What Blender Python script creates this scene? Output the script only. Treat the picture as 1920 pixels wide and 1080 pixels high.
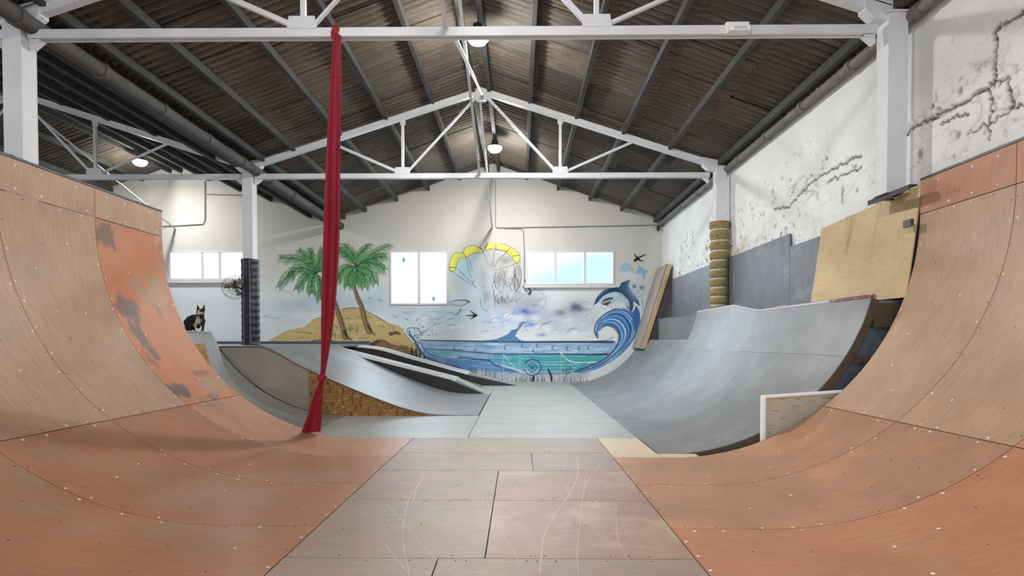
import bpy, bmesh, math, random
import numpy as np
from mathutils import Vector, Matrix, Euler
random.seed(7); RNG = np.random.default_rng(7)
for o in list(bpy.data.objects): bpy.data.objects.remove(o)
SC = bpy.context.scene; COL = SC.collection
PI = math.pi

# ---------------------------------------------------------------- camera
F = 1070.0; PSI = math.atan(12 / 1070); TH = math.radians(1.2); EYE = 1.3
PYC = 640 + F * math.tan(TH)
cam_d = bpy.data.cameras.new('camera'); cam = bpy.data.objects.new('camera', cam_d); COL.objects.link(cam)
cam.location = (0, 0, EYE); cam.rotation_euler = (PI / 2 - TH, 0, PSI)
cam_d.sensor_width = 36; cam_d.lens = 36 * F / 1920; cam_d.shift_y = (PYC - 540) / 1920
cam_d.clip_start = .05; cam_d.clip_end = 300
SC.camera = cam

# ---------------------------------------------------------------- world (sky seen through the windows)
w = bpy.data.worlds.new('sky'); SC.world = w; w.use_nodes = True
nt = w.node_tree; nt.nodes.clear()
tc = nt.nodes.new('ShaderNodeTexCoord'); sp = nt.nodes.new('ShaderNodeSeparateXYZ')
rp = nt.nodes.new('ShaderNodeValToRGB'); bg = nt.nodes.new('ShaderNodeBackground'); wo = nt.nodes.new('ShaderNodeOutputWorld')
sx_ = nt.nodes.new('ShaderNodeMath'); sx_.operation = 'MULTIPLY_ADD'; sx_.inputs[1].default_value = -.35   # bluer sky to the right, hazier low left
nt.links.new(tc.outputs['Generated'], sp.inputs[0]); nt.links.new(sp.outputs['X'], sx_.inputs[0]); nt.links.new(sp.outputs['Z'], sx_.inputs[2]); nt.links.new(sx_.outputs[0], rp.inputs[0])
rp.color_ramp.elements[0].position = .09; rp.color_ramp.elements[0].color = (.50, .80, 1, 1)
rp.color_ramp.elements[1].position = .145; rp.color_ramp.elements[1].color = (.93, .96, 1, 1)
nt.links.new(rp.outputs[0], bg.inputs[0]); bg.inputs[1].default_value = 1.5; nt.links.new(bg.outputs[0], wo.inputs[0])

# ---------------------------------------------------------------- exposure
vs = SC.view_settings; vs.view_transform = 'Standard'; vs.look = 'None'; vs.gamma = 1.0; vs.exposure = 0.14
try: vs.use_curve_mapping = False
except Exception: pass
SC.cycles.use_denoising = True
SC.cycles.max_bounces = 8; SC.cycles.diffuse_bounces = 5; SC.cycles.sample_clamp_indirect = 8

# ---------------------------------------------------------------- window daylight and unseen fill lights
def area_light(name, loc, rot, sx, sy, power, color):
    d = bpy.data.lights.new(name, 'AREA'); d.shape = 'RECTANGLE'; d.size = sx; d.size_y = sy; d.energy = power; d.color = color
    o = bpy.data.objects.new(name, d); COL.objects.link(o); o.location = loc; o.rotation_euler = rot; return o
LAMP_POWER = 165
# added daylight-coloured fill behind the camera; the front wall has no doors
area_light('front_fill_light', (-2.5, -6.9, 2.3), (PI / 2, 0, 0), 9.0, 3.6, 440, (.80, .90, 1))
# daylight from the three windows of the far wall
for nm, x0, x1, z0, z1, pw in (('window_daylight', -11.15, -8.6, 3.25, 4.18, 45), ('window_daylight', -4.09, -2.23, 2.45, 4.18, 70), ('window_daylight', .25, 3.04, 3.09, 4.16, 70)):
    area_light(nm, ((x0 + x1) / 2, 18.44, (z0 + z1) / 2), (-PI / 2, 0, 0), x1 - x0, z1 - z0, pw, (.75, .88, 1))
area_light('left_fill_light', (-16.0, 6.0, 2.4), (PI / 2, 0, -PI / 2), 8.0, 3.0, 130, (.95, .97, 1))  # unseen fill light before the left wall, which has no door

# ---------------------------------------------------------------- helpers
def s2l(c):
    c = c / 255.0
    return c / 12.92 if c <= .04045 else ((c + .055) / 1.055) ** 2.4
def rgb(r, g, b): return (s2l(r), s2l(g), s2l(b), 1)

def at(px, py, X=None, Y=None, Z=None):
    """the point where the sight line of a photo pixel meets a plane"""
    x = (px - 960) / F; z = (PYC - py) / F
    d = Vector((x, 1, z)); d.rotate(Euler((-TH, 0, 0))); d.rotate(Euler((0, 0, PSI)))
    t = X / d.x if X is not None else Y / d.y if Y is not None else (Z - EYE) / d.z
    return Vector((0, 0, EYE)) + d * t

def mk(name, col, rough=.6, var=(), bump=None, tint=None, metal=0, attr=None, spec=.5, coat=0, emit=None):
    """procedural material: base colour, brightness noises [(scale, amount, (sx,sy,sz), source)], bump, second colour patches"""
    m = bpy.data.materials.new(name); m.use_nodes = True; n = m.node_tree; N = n.nodes; L = n.links
    b = N['Principled BSDF']; b.inputs['Roughness'].default_value = rough; b.inputs['Metallic'].default_value = metal
    b.inputs['Specular IOR Level'].default_value = spec
    if coat: b.inputs['Coat Weight'].default_value = coat; b.inputs['Coat Roughness'].default_value = .25
    T = N.new('ShaderNodeTexCoord')
    def noise(sc, st, src, det=4, ro=.6):
        mp = N.new('ShaderNodeMapping'); mp.inputs['Scale'].default_value = st
        L.new(T.outputs['UV' if src == 'uv' else 'Object'], mp.inputs[0])
        t = N.new('ShaderNodeTexNoise'); t.inputs['Scale'].default_value = sc; t.inputs['Detail'].default_value = det; t.inputs['Roughness'].default_value = ro
        L.new(mp.outputs[0], t.inputs['Vector']); return t.outputs['Fac']
    if attr:
        a = N.new('ShaderNodeAttribute'); a.attribute_name = attr; colout = a.outputs['Color']
    else:
        c = N.new('ShaderNodeRGB'); c.outputs[0].default_value = col; colout = c.outputs[0]
    for t in (tint or []):
        tcol, sc, lo, hi, st, src = t
        f = noise(sc, st, src); r = N.new('ShaderNodeMapRange'); r.inputs[1].default_value = lo; r.inputs[2].default_value = hi
        L.new(f, r.inputs[0]); mx = N.new('ShaderNodeMix'); mx.data_type = 'RGBA'
        L.new(r.outputs[0], mx.inputs['Factor']); L.new(colout, mx.inputs['A']); mx.inputs['B'].default_value = tcol; colout = mx.outputs['Result']
    for v in var:
        sc, am, st, src = v
        f = noise(sc, st, src); r = N.new('ShaderNodeMapRange'); r.inputs[1].default_value = .3; r.inputs[2].default_value = .7
        r.inputs[3].default_value = 1 - am; r.inputs[4].default_value = 1 + am; r.clamp = True
        L.new(f, r.inputs[0]); s = N.new('ShaderNodeVectorMath'); s.operation = 'SCALE'
        L.new(colout, s.inputs[0]); L.new(r.outputs[0], s.inputs['Scale']); colout = s.outputs[0]
    L.new(colout, b.inputs['Base Color'])
    if bump:
        sc, stg, st, src = bump
        f = noise(sc, st, src, 6, .65); bp = N.new('ShaderNodeBump'); bp.inputs['Strength'].default_value = stg; bp.inputs['Distance'].default_value = .02
        L.new(f, bp.inputs['Height']); L.new(bp.outputs[0], b.inputs['Normal'])
    if emit:
        b.inputs['Emission Color'].default_value = emit[0]; b.inputs['Emission Strength'].default_value = emit[1]
    return m

O3 = (1, 1, 1)
def ply(name, c, tint=None, rough=.42):
    # u runs along the ramp width, v along the riding direction
    return mk(name, c, rough, [(1.6, .10, O3, 'uv'), (6, .09, (5, .5, 1), 'uv'), (60, .06, O3, 'uv'), (22, .10, (6, .35, 1), 'uv')],
              bump=(40, .05, (4, .5, 1), 'uv'), tint=tint, spec=.45)
M = {}
M['tan'] = ply('tan_ply', rgb(178, 145, 118), [(rgb(168, 140, 118), 1.3, .5, .75, O3, 'uv')])
M['orange'] = ply('orange_ply', rgb(184, 122, 86), [(rgb(180, 140, 108), 1.5, .5, .7, O3, 'uv')])
M['stained'] = mk('stained_orange_ply', None, .42, [(1.6, .08, O3, 'uv'), (6, .07, (5, .5, 1), 'uv'), (60, .05, O3, 'uv')], bump=(40, .05, (4, .5, 1), 'uv'), attr='Col', spec=.45)
M['rust'] = ply('rust_ply', rgb(180, 124, 93), [(rgb(180, 134, 104), 1.4, .5, .7, O3, 'uv')])
M['peach'] = ply('peach_ply', rgb(184, 134, 106), [(rgb(170, 126, 104), 1.4, .5, .7, O3, 'uv')])
M['dusty'] = ply('dusty_brown_ply', rgb(170, 118, 90), [(rgb(164, 130, 106), 1.1, .48, .66, O3, 'uv')])
M['brown'] = ply('brown_ply', rgb(168, 126, 98), [(rgb(190, 136, 104), 1.2, .5, .7, O3, 'uv')])
M['beige'] = ply('beige_ply', rgb(157, 139, 121), [(rgb(160, 133, 116), 1.0, .48, .66, O3, 'uv')], .45)
M['pink'] = ply('pink_ply', rgb(160, 132, 114), [(rgb(184, 160, 140), 1.1, .5, .66, O3, 'uv')], .45)
M['cream'] = ply('cream_ply', rgb(204, 186, 160), None, .5)
M['grey'] = ply('grey_painted_ply', rgb(120, 122, 123), [(rgb(138, 140, 138), 1.2, .45, .7, O3, 'uv')], .38)
M['greyfloor'] = ply('pale_grey_floor_ply', rgb(162, 164, 158), [(rgb(154, 158, 156), 1.1, .45, .7, O3, 'uv')], .4)
M['greytaupe'] = ply('taupe_painted_ply', rgb(132, 132, 127), None, .45)
M['greydark'] = mk('dark_grey_board', rgb(112, 115, 122), .5, [(2, .12, O3, 'o'), (9, .1, (1, 1, .2), 'o')], tint=[(rgb(140, 146, 158), 3, .55, .75, (1, .4, 1), 'o')])
M['greybrown'] = mk('grey_brown_board', rgb(160, 150, 140), .7, [(1.5, .1, O3, 'o'), (18, .07, O3, 'o')])
M['edge'] = mk('ply_edge_brown', rgb(120, 92, 66), .8, [(20, .2, (1, 1, 6), 'o')])
M['ribwood'] = mk('timber_rib', rgb(88, 72, 56), .8, [(12, .25, (2, 2, 8), 'o')])
M['raw'] = mk('raw_yellow_ply', rgb(200, 176, 134), .65, [(2, .08, O3, 'o'), (7, .07, (1, .6, 3.5), 'o')], tint=[(rgb(150, 118, 78), 1.6, .60, .72, (1, 1.6, .25), 'o')])
M['plank'] = mk('weathered_plank', rgb(186, 178, 160), .75, [(3, .1, O3, 'o')], tint=[(rgb(140, 122, 98), 7, .55, .7, (1, 1, 4), 'o')], bump=(9, .4, (.6, 1, 5), 'o'))
M['white'] = mk('white_steel_paint', rgb(222, 224, 228), .45, [(3, .05, O3, 'o')], tint=[(rgb(150, 138, 126), 9, .68, .80, O3, 'o')])
M['whitep'] = mk('white_plastic', rgb(250, 250, 250), .4)
M['purlin'] = mk('grey_purlin_concrete', rgb(70, 70, 68), .85, [(5, .18, (1, .3, 1), 'o'), (30, .12, O3, 'o')])
M['beamdark'] = mk('dark_timber', rgb(62, 58, 54), .85, [(5, .25, (1, .3, 1), 'o')])
M['pipe'] = mk('grey_fibre_cement_pipe', rgb(84, 82, 80), .8, [(3, .2, O3, 'o'), (14, .12, O3, 'o')])
M['pipel'] = mk('pale_fibre_cement_pipe', rgb(118, 114, 110), .8, [(3, .25, O3, 'o'), (14, .15, O3, 'o')])
M['steel'] = mk('dark_steel', rgb(58, 56, 56), .45, [(12, .2, O3, 'o')], metal=.4)
M['coping'] = mk('dark_coping_steel', rgb(92, 92, 92), .4, [(6, .15, O3, 'o')], metal=.5)
M['galv'] = mk('galvanised_steel', rgb(170, 172, 172), .4, metal=.5)
M['conduit'] = mk('grey_conduit', rgb(138, 138, 134), .5)
M['black'] = mk('black_painted_board', rgb(40, 41, 44), .5, [(4, .2, O3, 'o')], tint=[(rgb(84, 86, 92), 5, .6, .85, O3, 'o')])
M['blackcloth'] = mk('black_cloth', rgb(26, 26, 28), .9)
M['silk'] = mk('red_silk', rgb(150, 34, 52), .55, [(3, .1, (4, 4, .3), 'o')], bump=(30, .3, (3, 3, .3), 'o'), spec=.3)
M['wrap'] = mk('black_wrap', rgb(13, 14, 24), .2, [(6, .4, O3, 'o')], bump=(14, .5, (1, 1, 3), 'o'), spec=.7)
M['coir'] = mk('speckled_tan_fabric', rgb(150, 132, 86), .95, [(30, .25, O3, 'o')], tint=[(rgb(46, 34, 22), 26, .60, .66, O3, 'o')], bump=(40, .5, O3, 'o'))
M['tape'] = mk('grey_white_strap', rgb(196, 196, 196), .5)
M['screw'] = mk('bright_screw_head', rgb(236, 232, 224), .35)
M['screwd'] = mk('dark_screw_hole', rgb(70, 48, 36), .8)
M['frame'] = mk('white_window_frame', rgb(214, 210, 214), .45)
M['plasterf'] = mk('white_wall_paint', rgb(206, 204, 198), .85, [(.6, .05, O3, 'o'), (7, .04, (1, 1, 5), 'o')], bump=(9, .35, (1, 1, 4), 'o'))
M['concrete'] = mk('concrete', rgb(128, 124, 118), .85, [(1, .15, O3, 'o')])
M['strip'] = mk('blue_grey_skirting', rgb(70, 84, 112), .6)
M['paint'] = mk('wall_paint_with_mural', rgb(200, 200, 196), .85, [(7, .03, (1, 1, 5), 'o')], attr='Col', bump=(9, .3, (1, 1, 4), 'o'))
M['plaster'] = mk('rough_lime_plaster', rgb(214, 212, 206), .9, [(.8, .06, O3, 'o'), (18, .04, O3, 'o')], attr='Col', bump=(24, .5, O3, 'o'))
M['sheet'] = mk('fibre_cement_sheet', rgb(120, 106, 92), .9, [(2.5, .18, O3, 'o'), (24, .16, O3, 'o'), (2.4, .24, (.35, 9, 1), 'o')], attr='Col')
M['osb'] = mk('oriented_strand_board', rgb(164, 120, 68), .75, [(16, .28, (1, 1, 2.2), 'o'), (50, .15, (2, 1, 1), 'o')],
              tint=[(rgb(116, 78, 38), 10, .54, .60, (2.2, 1, .8), 'o'), (rgb(206, 164, 104), 11, .57, .62, (.7, 1, 2.6), 'o')])
M['lamp'] = mk('lit_lamp_glass', rgb(255, 255, 240), .4, emit=((1, .97, .80, 1), 40))
M['blackfur'] = mk('black_and_white_fur', rgb(20, 18, 20), .85, attr='Col', bump=(60, .6, (1, 1, .4), 'o'))
M['nose'] = mk('black_nose', rgb(12, 12, 14), .3)
g = bpy.data.materials.new('window_glass'); g.use_nodes = True; n = g.node_tree; n.nodes.clear()
go = n.nodes.new('ShaderNodeOutputMaterial'); gm = n.nodes.new('ShaderNodeMixShader'); gt = n.nodes.new('ShaderNodeBsdfTransparent'); gg = n.nodes.new('ShaderNodeBsdfGlossy')
gt.inputs[0].default_value = (.96, .98, 1, 1); gg.inputs['Roughness'].default_value = .03; gm.inputs[0].default_value = .06
n.links.new(gt.outputs[0], gm.inputs[1]); n.links.new(gg.outputs[0], gm.inputs[2]); n.links.new(gm.outputs[0], go.inputs[0]); M['glass'] = g

class MB:
    """collects boxes, bars, tubes and prisms in world coordinates for ONE mesh object"""
    def __init__(s): s.v = []; s.f = []; s.uv = []; s.smooth = False; s.col = None
    def add(s, vs, fs, uv=None):
        o = len(s.v); s.v += [tuple(p) for p in vs]; s.f += [tuple(i + o for i in f) for f in fs]
        s.uv += list(uv) if uv is not None else [(p[0], p[1] + p[2]) for p in vs]
        return s
    def box(s, x0, x1, y0, y1, z0, z1):
        v = [(x, y, z) for x in (x0, x1) for y in (y0, y1) for z in (z0, z1)]
        return s.add(v, [(0, 1, 3, 2), (4, 6, 7, 5), (0, 4, 5, 1), (2, 3, 7, 6), (0, 2, 6, 4), (1, 5, 7, 3)])
    def bar(s, a, b, w, h, up=(0, 0, 1)):
        a = Vector(a); b = Vector(b); d = (b - a).normalized(); u = Vector(up)
        if abs(d.dot(u)) > .98: u = Vector((0, 1, 0))
        sx = d.cross(u).normalized() * w / 2; sz = sx.cross(d).normalized() * h / 2
        v = [p + i * sx + j * sz for p in (a, b) for i in (-1, 1) for j in (-1, 1)]
        return s.add(v, [(0, 1, 3, 2), (4, 6, 7, 5), (0, 4, 5, 1), (2, 3, 7, 6), (0, 2, 6, 4), (1, 5, 7, 3)])
    def angle(s, a, b, w, t=.008, up=(0, 0, 1)):
        """L section steel"""
        a = Vector(a); b = Vector(b); d = (b - a).normalized(); u = Vector(up)
        if abs(d.dot(u)) > .98: u = Vector((0, 1, 0))
        sx = d.cross(u).normalized(); sz = sx.cross(d).normalized()
        pr = [(-.5, -.5), (.5, -.5), (.5, -.5 + t / w), (-.5 + t / w, -.5 + t / w), (-.5 + t / w, .5), (-.5, .5)]
        v = [p + sx * i * w + sz * j * w for p in (a, b) for i, j in pr]
        fs = [(k, (k + 1) % 6, (k + 1) % 6 + 6, k + 6) for k in range(6)] + [tuple(range(6))[::-1], tuple(range(6, 12))]
        return s.add(v, fs)
    def tube(s, pts, r, n=10, closed=False, cap=True):
        P = [Vector(p) for p in pts]; rs = r if isinstance(r, (list, tuple)) else [r] * len(P)
        o = len(s.v); vs = []; prev = None
        for i, p in enumerate(P):
            if closed: d = (P[(i + 1) % len(P)] - P[i - 1])
            else: d = P[min(i + 1, len(P) - 1)] - P[max(i - 1, 0)]
            d.normalize()
            if prev is None:
                u = Vector((0, 0, 1)) if abs(d.z) < .9 else Vector((1, 0, 0))
                sx = d.cross(u).normalized()
            else: sx = (prev - d * prev.dot(d)).normalized()
            prev = sx; sy = d.cross(sx)
            vs += [p + (sx * math.cos(a) + sy * math.sin(a)) * rs[i] for a in [2 * PI * k / n for k in range(n)]]
        fs = []; m = len(P)
        for i in range(m if closed else m - 1):
            j = (i + 1) % m
            fs += [(i * n + k, i * n + (k + 1) % n, j * n + (k + 1) % n, j * n + k) for k in range(n)]
        if cap and not closed: fs += [tuple(range(n))[::-1], tuple((m - 1) * n + k for k in range(n))]
        s.smooth = True
        return s.add(vs, fs)
    def lathe(s, c, prof, n=24):
        """prof: [(r, z)] from bottom to top about the vertical through c"""
        vs = [(c[0] + r * math.cos(2 * PI * k / n), c[1] + r * math.sin(2 * PI * k / n), z) for r, z in prof for k in range(n)]
        m = len(prof)
        fs = [(i * n + k, i * n + (k + 1) % n, (i + 1) * n + (k + 1) % n, (i + 1) * n + k) for i in range(m - 1) for k in range(n)]
        fs += [tuple(range(n))[::-1], tuple((m - 1) * n + k for k in range(n))]
        s.smooth = True
        return s.add(vs, fs)
    def prism_y(s, poly, y0, y1):
        """polygon in XZ extruded along Y"""
        k = len(poly); v = [(x, y0, z) for x, z in poly] + [(x, y1, z) for x, z in poly]
        return s.add(v, [tuple(range(k)), tuple(range(k, 2 * k))[::-1]] + [(i, i + k, (i + 1) % k + k, (i + 1) % k) for i in range(k)])
    def slab(s, top, th):
        """grid top[i][j] of points thickened downwards/backwards by vectors th (function or tuple)"""
        n, m = len(top), len(top[0]); T = [Vector(p) for r in top for p in r]
        B = [p + Vector(th) for p in T]
        return s.slab2(T, B, n, m, None)
    def slab2(s, T, B, n, m, uv):
        N = n * m; fs = []
        for i in range(n - 1):
            for j in range(m - 1):
                a, b, c, d = i * m + j, i * m + j + 1, (i + 1) * m + j + 1, (i + 1) * m + j
                fs += [(a, b, c, d), (a + N, d + N, c + N, b + N)]
        for i in range(n - 1):
            fs += [(i * m, (i + 1) * m, (i + 1) * m + N, i * m + N), (i * m + m - 1, i * m + m - 1 + N, (i + 1) * m + m - 1 + N, (i + 1) * m + m - 1)]
        for j in range(m - 1):
            fs += [(j, j + N, j + 1 + N, j + 1), ((n - 1) * m + j, (n - 1) * m + j + 1, (n - 1) * m + j + 1 + N, (n - 1) * m + j + N)]
        return s.add(T + B, fs, (uv + uv) if uv else None)
    def build(s, name, mat, parent=None, origin=None, bevel=0, smooth=None):
        me = bpy.data.meshes.new(name)
        og = Vector(origin) if origin is not None else (Vector(parent['_o']) if parent is not None and '_o' in parent else Vector((0, 0, 0)))
        if origin is None and parent is None:
            a = np.array(s.v); og = Vector(((a[:, 0].min() + a[:, 0].max()) / 2, (a[:, 1].min() + a[:, 1].max()) / 2, a[:, 2].min()))
        me.from_pydata([Vector(p) - og for p in s.v], [], s.f)
        uvl = me.uv_layers.new(name='UVMap'); li = np.empty(len(me.loops), int); me.loops.foreach_get('vertex_index', li)
        uvl.data.foreach_set('uv', np.array(s.uv, float)[li].ravel())
        if s.col is not None:
            ca = me.color_attributes.new('Col', 'FLOAT_COLOR', 'POINT'); c = np.ones((len(s.v), 4)); c[:, :3] = np.array(s.col)[:, :3]
            ca.data.foreach_set('color', c.ravel())
        bm = bmesh.new(); bm.from_mesh(me)
        if not getattr(s, 'open', False): bmesh.ops.recalc_face_normals(bm, faces=bm.faces)
        bm.to_mesh(me); bm.free()
        o = bpy.data.objects.new(name, me); COL.objects.link(o)
        mats = mat if isinstance(mat, (list, tuple)) else [mat]
        for m_ in mats: me.materials.append(M[m_] if isinstance(m_, str) else m_)
        sm = s.smooth if smooth is None else smooth
        if sm:
            me.polygons.foreach_set('use_smooth', [True] * len(me.polygons))
            try: me.set_sharp_from_angle(angle=math.radians(40))
            except Exception: pass
        if parent is not None:
            o.parent = parent; po = Vector(parent['_o']) if '_o' in parent else Vector((0, 0, 0)); o.location = og - po
        else: o.location = og
        if bevel:
            b = o.modifiers.new('bevel', 'BEVEL'); b.width = bevel; b.segments = 2; b.limit_method = 'ANGLE'
        o['_o'] = tuple(og)
        return o

def tag(o, label, cat, group=None):
    o['label'] = label; o['category'] = cat
    if group: o['group'] = group
    return o
def thing(name, loc, label, cat, group=None):
    e = bpy.data.objects.new(name, None); COL.objects.link(e); e.location = loc; e['_o'] = tuple(loc); e.empty_display_size = .2
    return tag(e, label, cat, group)
def structure(o): o['kind'] = 'structure'; return o
def stuff(o): o['kind'] = 'stuff'; return o
def copy_tree(o, loc, label=None, parent=None):
    c = o.copy(); COL.objects.link(c); c.parent = parent
    if parent is None:
        c.location = loc; c['_o'] = tuple(loc)
        if label: c['label'] = label
    for ch in list(o.children): copy_tree(ch, None, None, c)
    return c
def cr(P, n=8):
    """Catmull-Rom through tuples of any length"""
    P = [np.array(p, float) for p in P]; Q = [2 * P[0] - P[1]] + P + [2 * P[-1] - P[-2]]; out = []
    for i in range(1, len(Q) - 2):
        for k in range(n):
            t = k / n; a, b, c, d = Q[i - 1:i + 3]
            out.append(.5 * (2 * b + (c - a) * t + (2 * a - 5 * b + 4 * c - d) * t * t + (3 * b - a - 3 * c + d) * t ** 3))
    out.append(P[-1]); return out
def vnoise(x, y, seed=0):
    xi = np.floor(x).astype(int); yi = np.floor(y).astype(int); fx = x - xi; fy = y - yi
    fx = fx * fx * (3 - 2 * fx); fy = fy * fy * (3 - 2 * fy)
    def h(a, b):
        k = (a * 374761393 + b * 668265263 + seed * 974634777) & 0xffffffff
        k = ((k ^ (k >> 13)) * 1274126177) & 0xffffffff
        return ((k ^ (k >> 16)) & 0xffff) / 65535.0
    return (h(xi, yi) * (1 - fx) + h(xi + 1, yi) * fx) * (1 - fy) + (h(xi, yi + 1) * (1 - fx) + h(xi + 1, yi + 1) * fx) * fy
def fbm(x, y, o=4, seed=0):
    s = 0; a = .5
    for i in range(o): s = s + a * vnoise(x * 2 ** i, y * 2 ** i, seed + i * 17); a /= 2
    return s

# ================================================================ THE BUILDING
RIDGE = -.8; WALLX = 4.55; WALLY = 18.15; LX = -16.2; FRONTY = -7.2
def roofz(x): return 6.87 - .33 * min(abs(x - RIDGE), abs(x - RIDGE + 10.1))
VALLEY = RIDGE - 5.05
structure(MB().box(LX, WALLX + .3, FRONTY - .3, WALLY + .3, -.2, -.03).build('floor', 'concrete'))

# far wall with the three window openings
WIN = [(-11.15, -8.6, 3.25, 4.18), (-4.09, -2.23, 2.45, 4.18), (.25, 3.04, 3.09, 4.16)]
def holed(mb, y0, y1):
    xs = sorted({LX, WALLX + .3, *[a for q in WIN for a in q[:2]]}); zs = sorted({-.03, 7.0, *[a for q in WIN for a in q[2:]]})
    for i in range(len(xs) - 1):
        for j in range(len(zs) - 1):
            cx = (xs[i] + xs[i + 1]) / 2; cz = (zs[j] + zs[j + 1]) / 2
            if any(q[0] < cx < q[1] and q[2] < cz < q[3] for q in WIN): continue
            mb.box(xs[i], xs[i + 1], y0, y1, zs[j], zs[j + 1])
    return mb
structure(holed(MB(), WALLY, WALLY + .26).build('wall_back', 'plasterf'))
structure(MB().box(LX - .25, LX, FRONTY - .3, WALLY + .26, -.03, 7).build('wall_left', 'plasterf'))
structure(MB().box(LX, WALLX + .3, FRONTY - .3, FRONTY, -.03, 7).build('wall_front', 'plasterf'))

# right wall: old rough plaster with real relief, cracks and rubble showing low down
def right_wall():
    st = .018; ys = np.arange(-1.0, WALLY + st, st); zs = np.arange(-.03, 5.6, st)
    Y, Zz = np.meshgrid(ys, zs, indexing='ij')
    big = fbm(Y * .9, Zz * .9, 4, 3); fine = fbm(Y * 6, Zz * 6, 4, 9); med = fbm(Y * 2.6, Zz * 3.2, 4, 21)
    low = np.clip((4.35 + .5 * (big - .5) * 4 - Zz - .0 * Y) / .5, 0, 1)          # rubble zone below
    ridge = 1 - np.abs(2 * fbm(Y * 3.0, Zz * 5.0, 4, 40) - .94) * 7; ridge = np.clip(ridge, 0, 1)
    peel = np.clip((fbm(Y * 1.3, Zz * 1.6, 4, 77) - .50) * 8, 0, 1)
    depth = .03 * (big - .5) + .022 * (fine - .5) * (.3 + low) + .07 * (med - .5) * low + .045 * (ridge ** 2) * low * (.35 + .65 * peel)
    pits = np.clip((fbm(Y * 9, Zz * 9, 3, 5) - .60) * 9, 0, 1) * (low * .9 + .06)
    depth = depth + .02 * pits
    dark = .66 * pits + .62 * (ridge ** 4) * low * (.3 + .7 * peel) + .10 * np.clip((med - .5) * 3, 0, 1) * low
    # long cracks
    def crack(pts, wd, dp):
        nonlocal depth, dark
        P = cr([at(a, b, X=WALLX)[1:] for a, b in pts], 10); P = [p + RNG.normal(0, .016, 2) for p in P]
        for a, b in zip(P[:-1], P[1:]):
            d = b - a; L2 = max(d @ d, 1e-9); t = np.clip(((Y - a[0]) * d[0] + (Zz - a[1]) * d[1]) / L2, 0, 1)
            r = np.hypot(Y - a[0] - t * d[0], Zz - a[1] - t * d[1]); m_ = np.clip(1.5 - r / (wd * .72), 0, 1)
            depth = np.maximum(depth, m_ * dp); dark = np.maximum(dark, m_ * .95)
    crack([(1918, 22), (1905, 32), (1880, 45), (1864, 60), (1868, 80), (1862, 120), (1864, 140), (1853, 165)], .016, .03)
    crack([(1853, 165), (1835, 172), (1800, 195), (1760, 215), (1730, 228), (1705, 243), (1690, 262)], .02, .035)
    crack([(1853, 165), (1885, 148), (1892, 175), (1894, 202), (1918, 194)], .014, .03)
    crack([(1894, 205), (1860, 228), (1815, 250)], .012, .02)
    crack([(1855, 172), (1857, 215), (1853, 262)], .012, .02)
    crack([(1815, 214), (1790, 218), (1760, 232)], .016, .02)
    crack([(1615, 290), (1590, 300), (1560, 318), (1535, 330), (1510, 350), (1480, 385), (1450, 392)], .02, .03)
    crack([(1615, 315), (1570, 332), (1550, 345)], .018, .02)
    base = np.array(rgb(238, 238, 236)[:3]); dk = np.array(rgb(84, 80, 78)[:3]); warm = np.array(rgb(196, 176, 130)[:3]); gry = np.array(rgb(176, 176, 178)[:3])
    dirt = np.clip((fbm(Y * .5, Zz * .7, 4, 60) - .5) * 3, 0, 1)[..., None] * .45
    c = base * (1 - dirt) + gry * dirt
    wm = (np.clip((fbm(Y * 1.2, Zz * 4, 3, 90) - .56) * 6, 0, 1) * np.exp(-((Zz - 3.25) / .16) ** 2) * (Y > 8))[..., None] * .6
    c = c * (1 - wm) + warm * wm; dark = np.clip(dark, 0, 1)[..., None]; c = c * (1 - dark) + dk * dark
    n_, m_ = Y.shape; X = WALLX + depth
    mb = MB(); idx = np.arange(n_ * m_).reshape(n_, m_)
    mb.v = list(zip(X.ravel().tolist(), Y.ravel().tolist(), Zz.ravel().tolist()))
    mb.f = list(map(tuple, np.stack([idx[:-1, :-1], idx[:-1, 1:], idx[1:, 1:], idx[1:, :-1]], -1).reshape(-1, 4).tolist()))
    mb.uv = np.stack([Y.ravel(), Zz.ravel()], -1); mb.col = c.reshape(-1, 3); mb.open = True
    o = mb.build('wall_right', 'plaster', origin=(0, 0, 0)); o.data.polygons.foreach_set('use_smooth', [True] * len(o.data.polygons))
    return structure(o)
right_wall()
structure(MB().box(WALLX + .12, WALLX + .35, FRONTY - .3, WALLY + .26, -.03, 7).box(WALLX, WALLX + .12, FRONTY - .3, -1.0, -.03, 7).build('wall_right_core', 'plasterf'))

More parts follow.
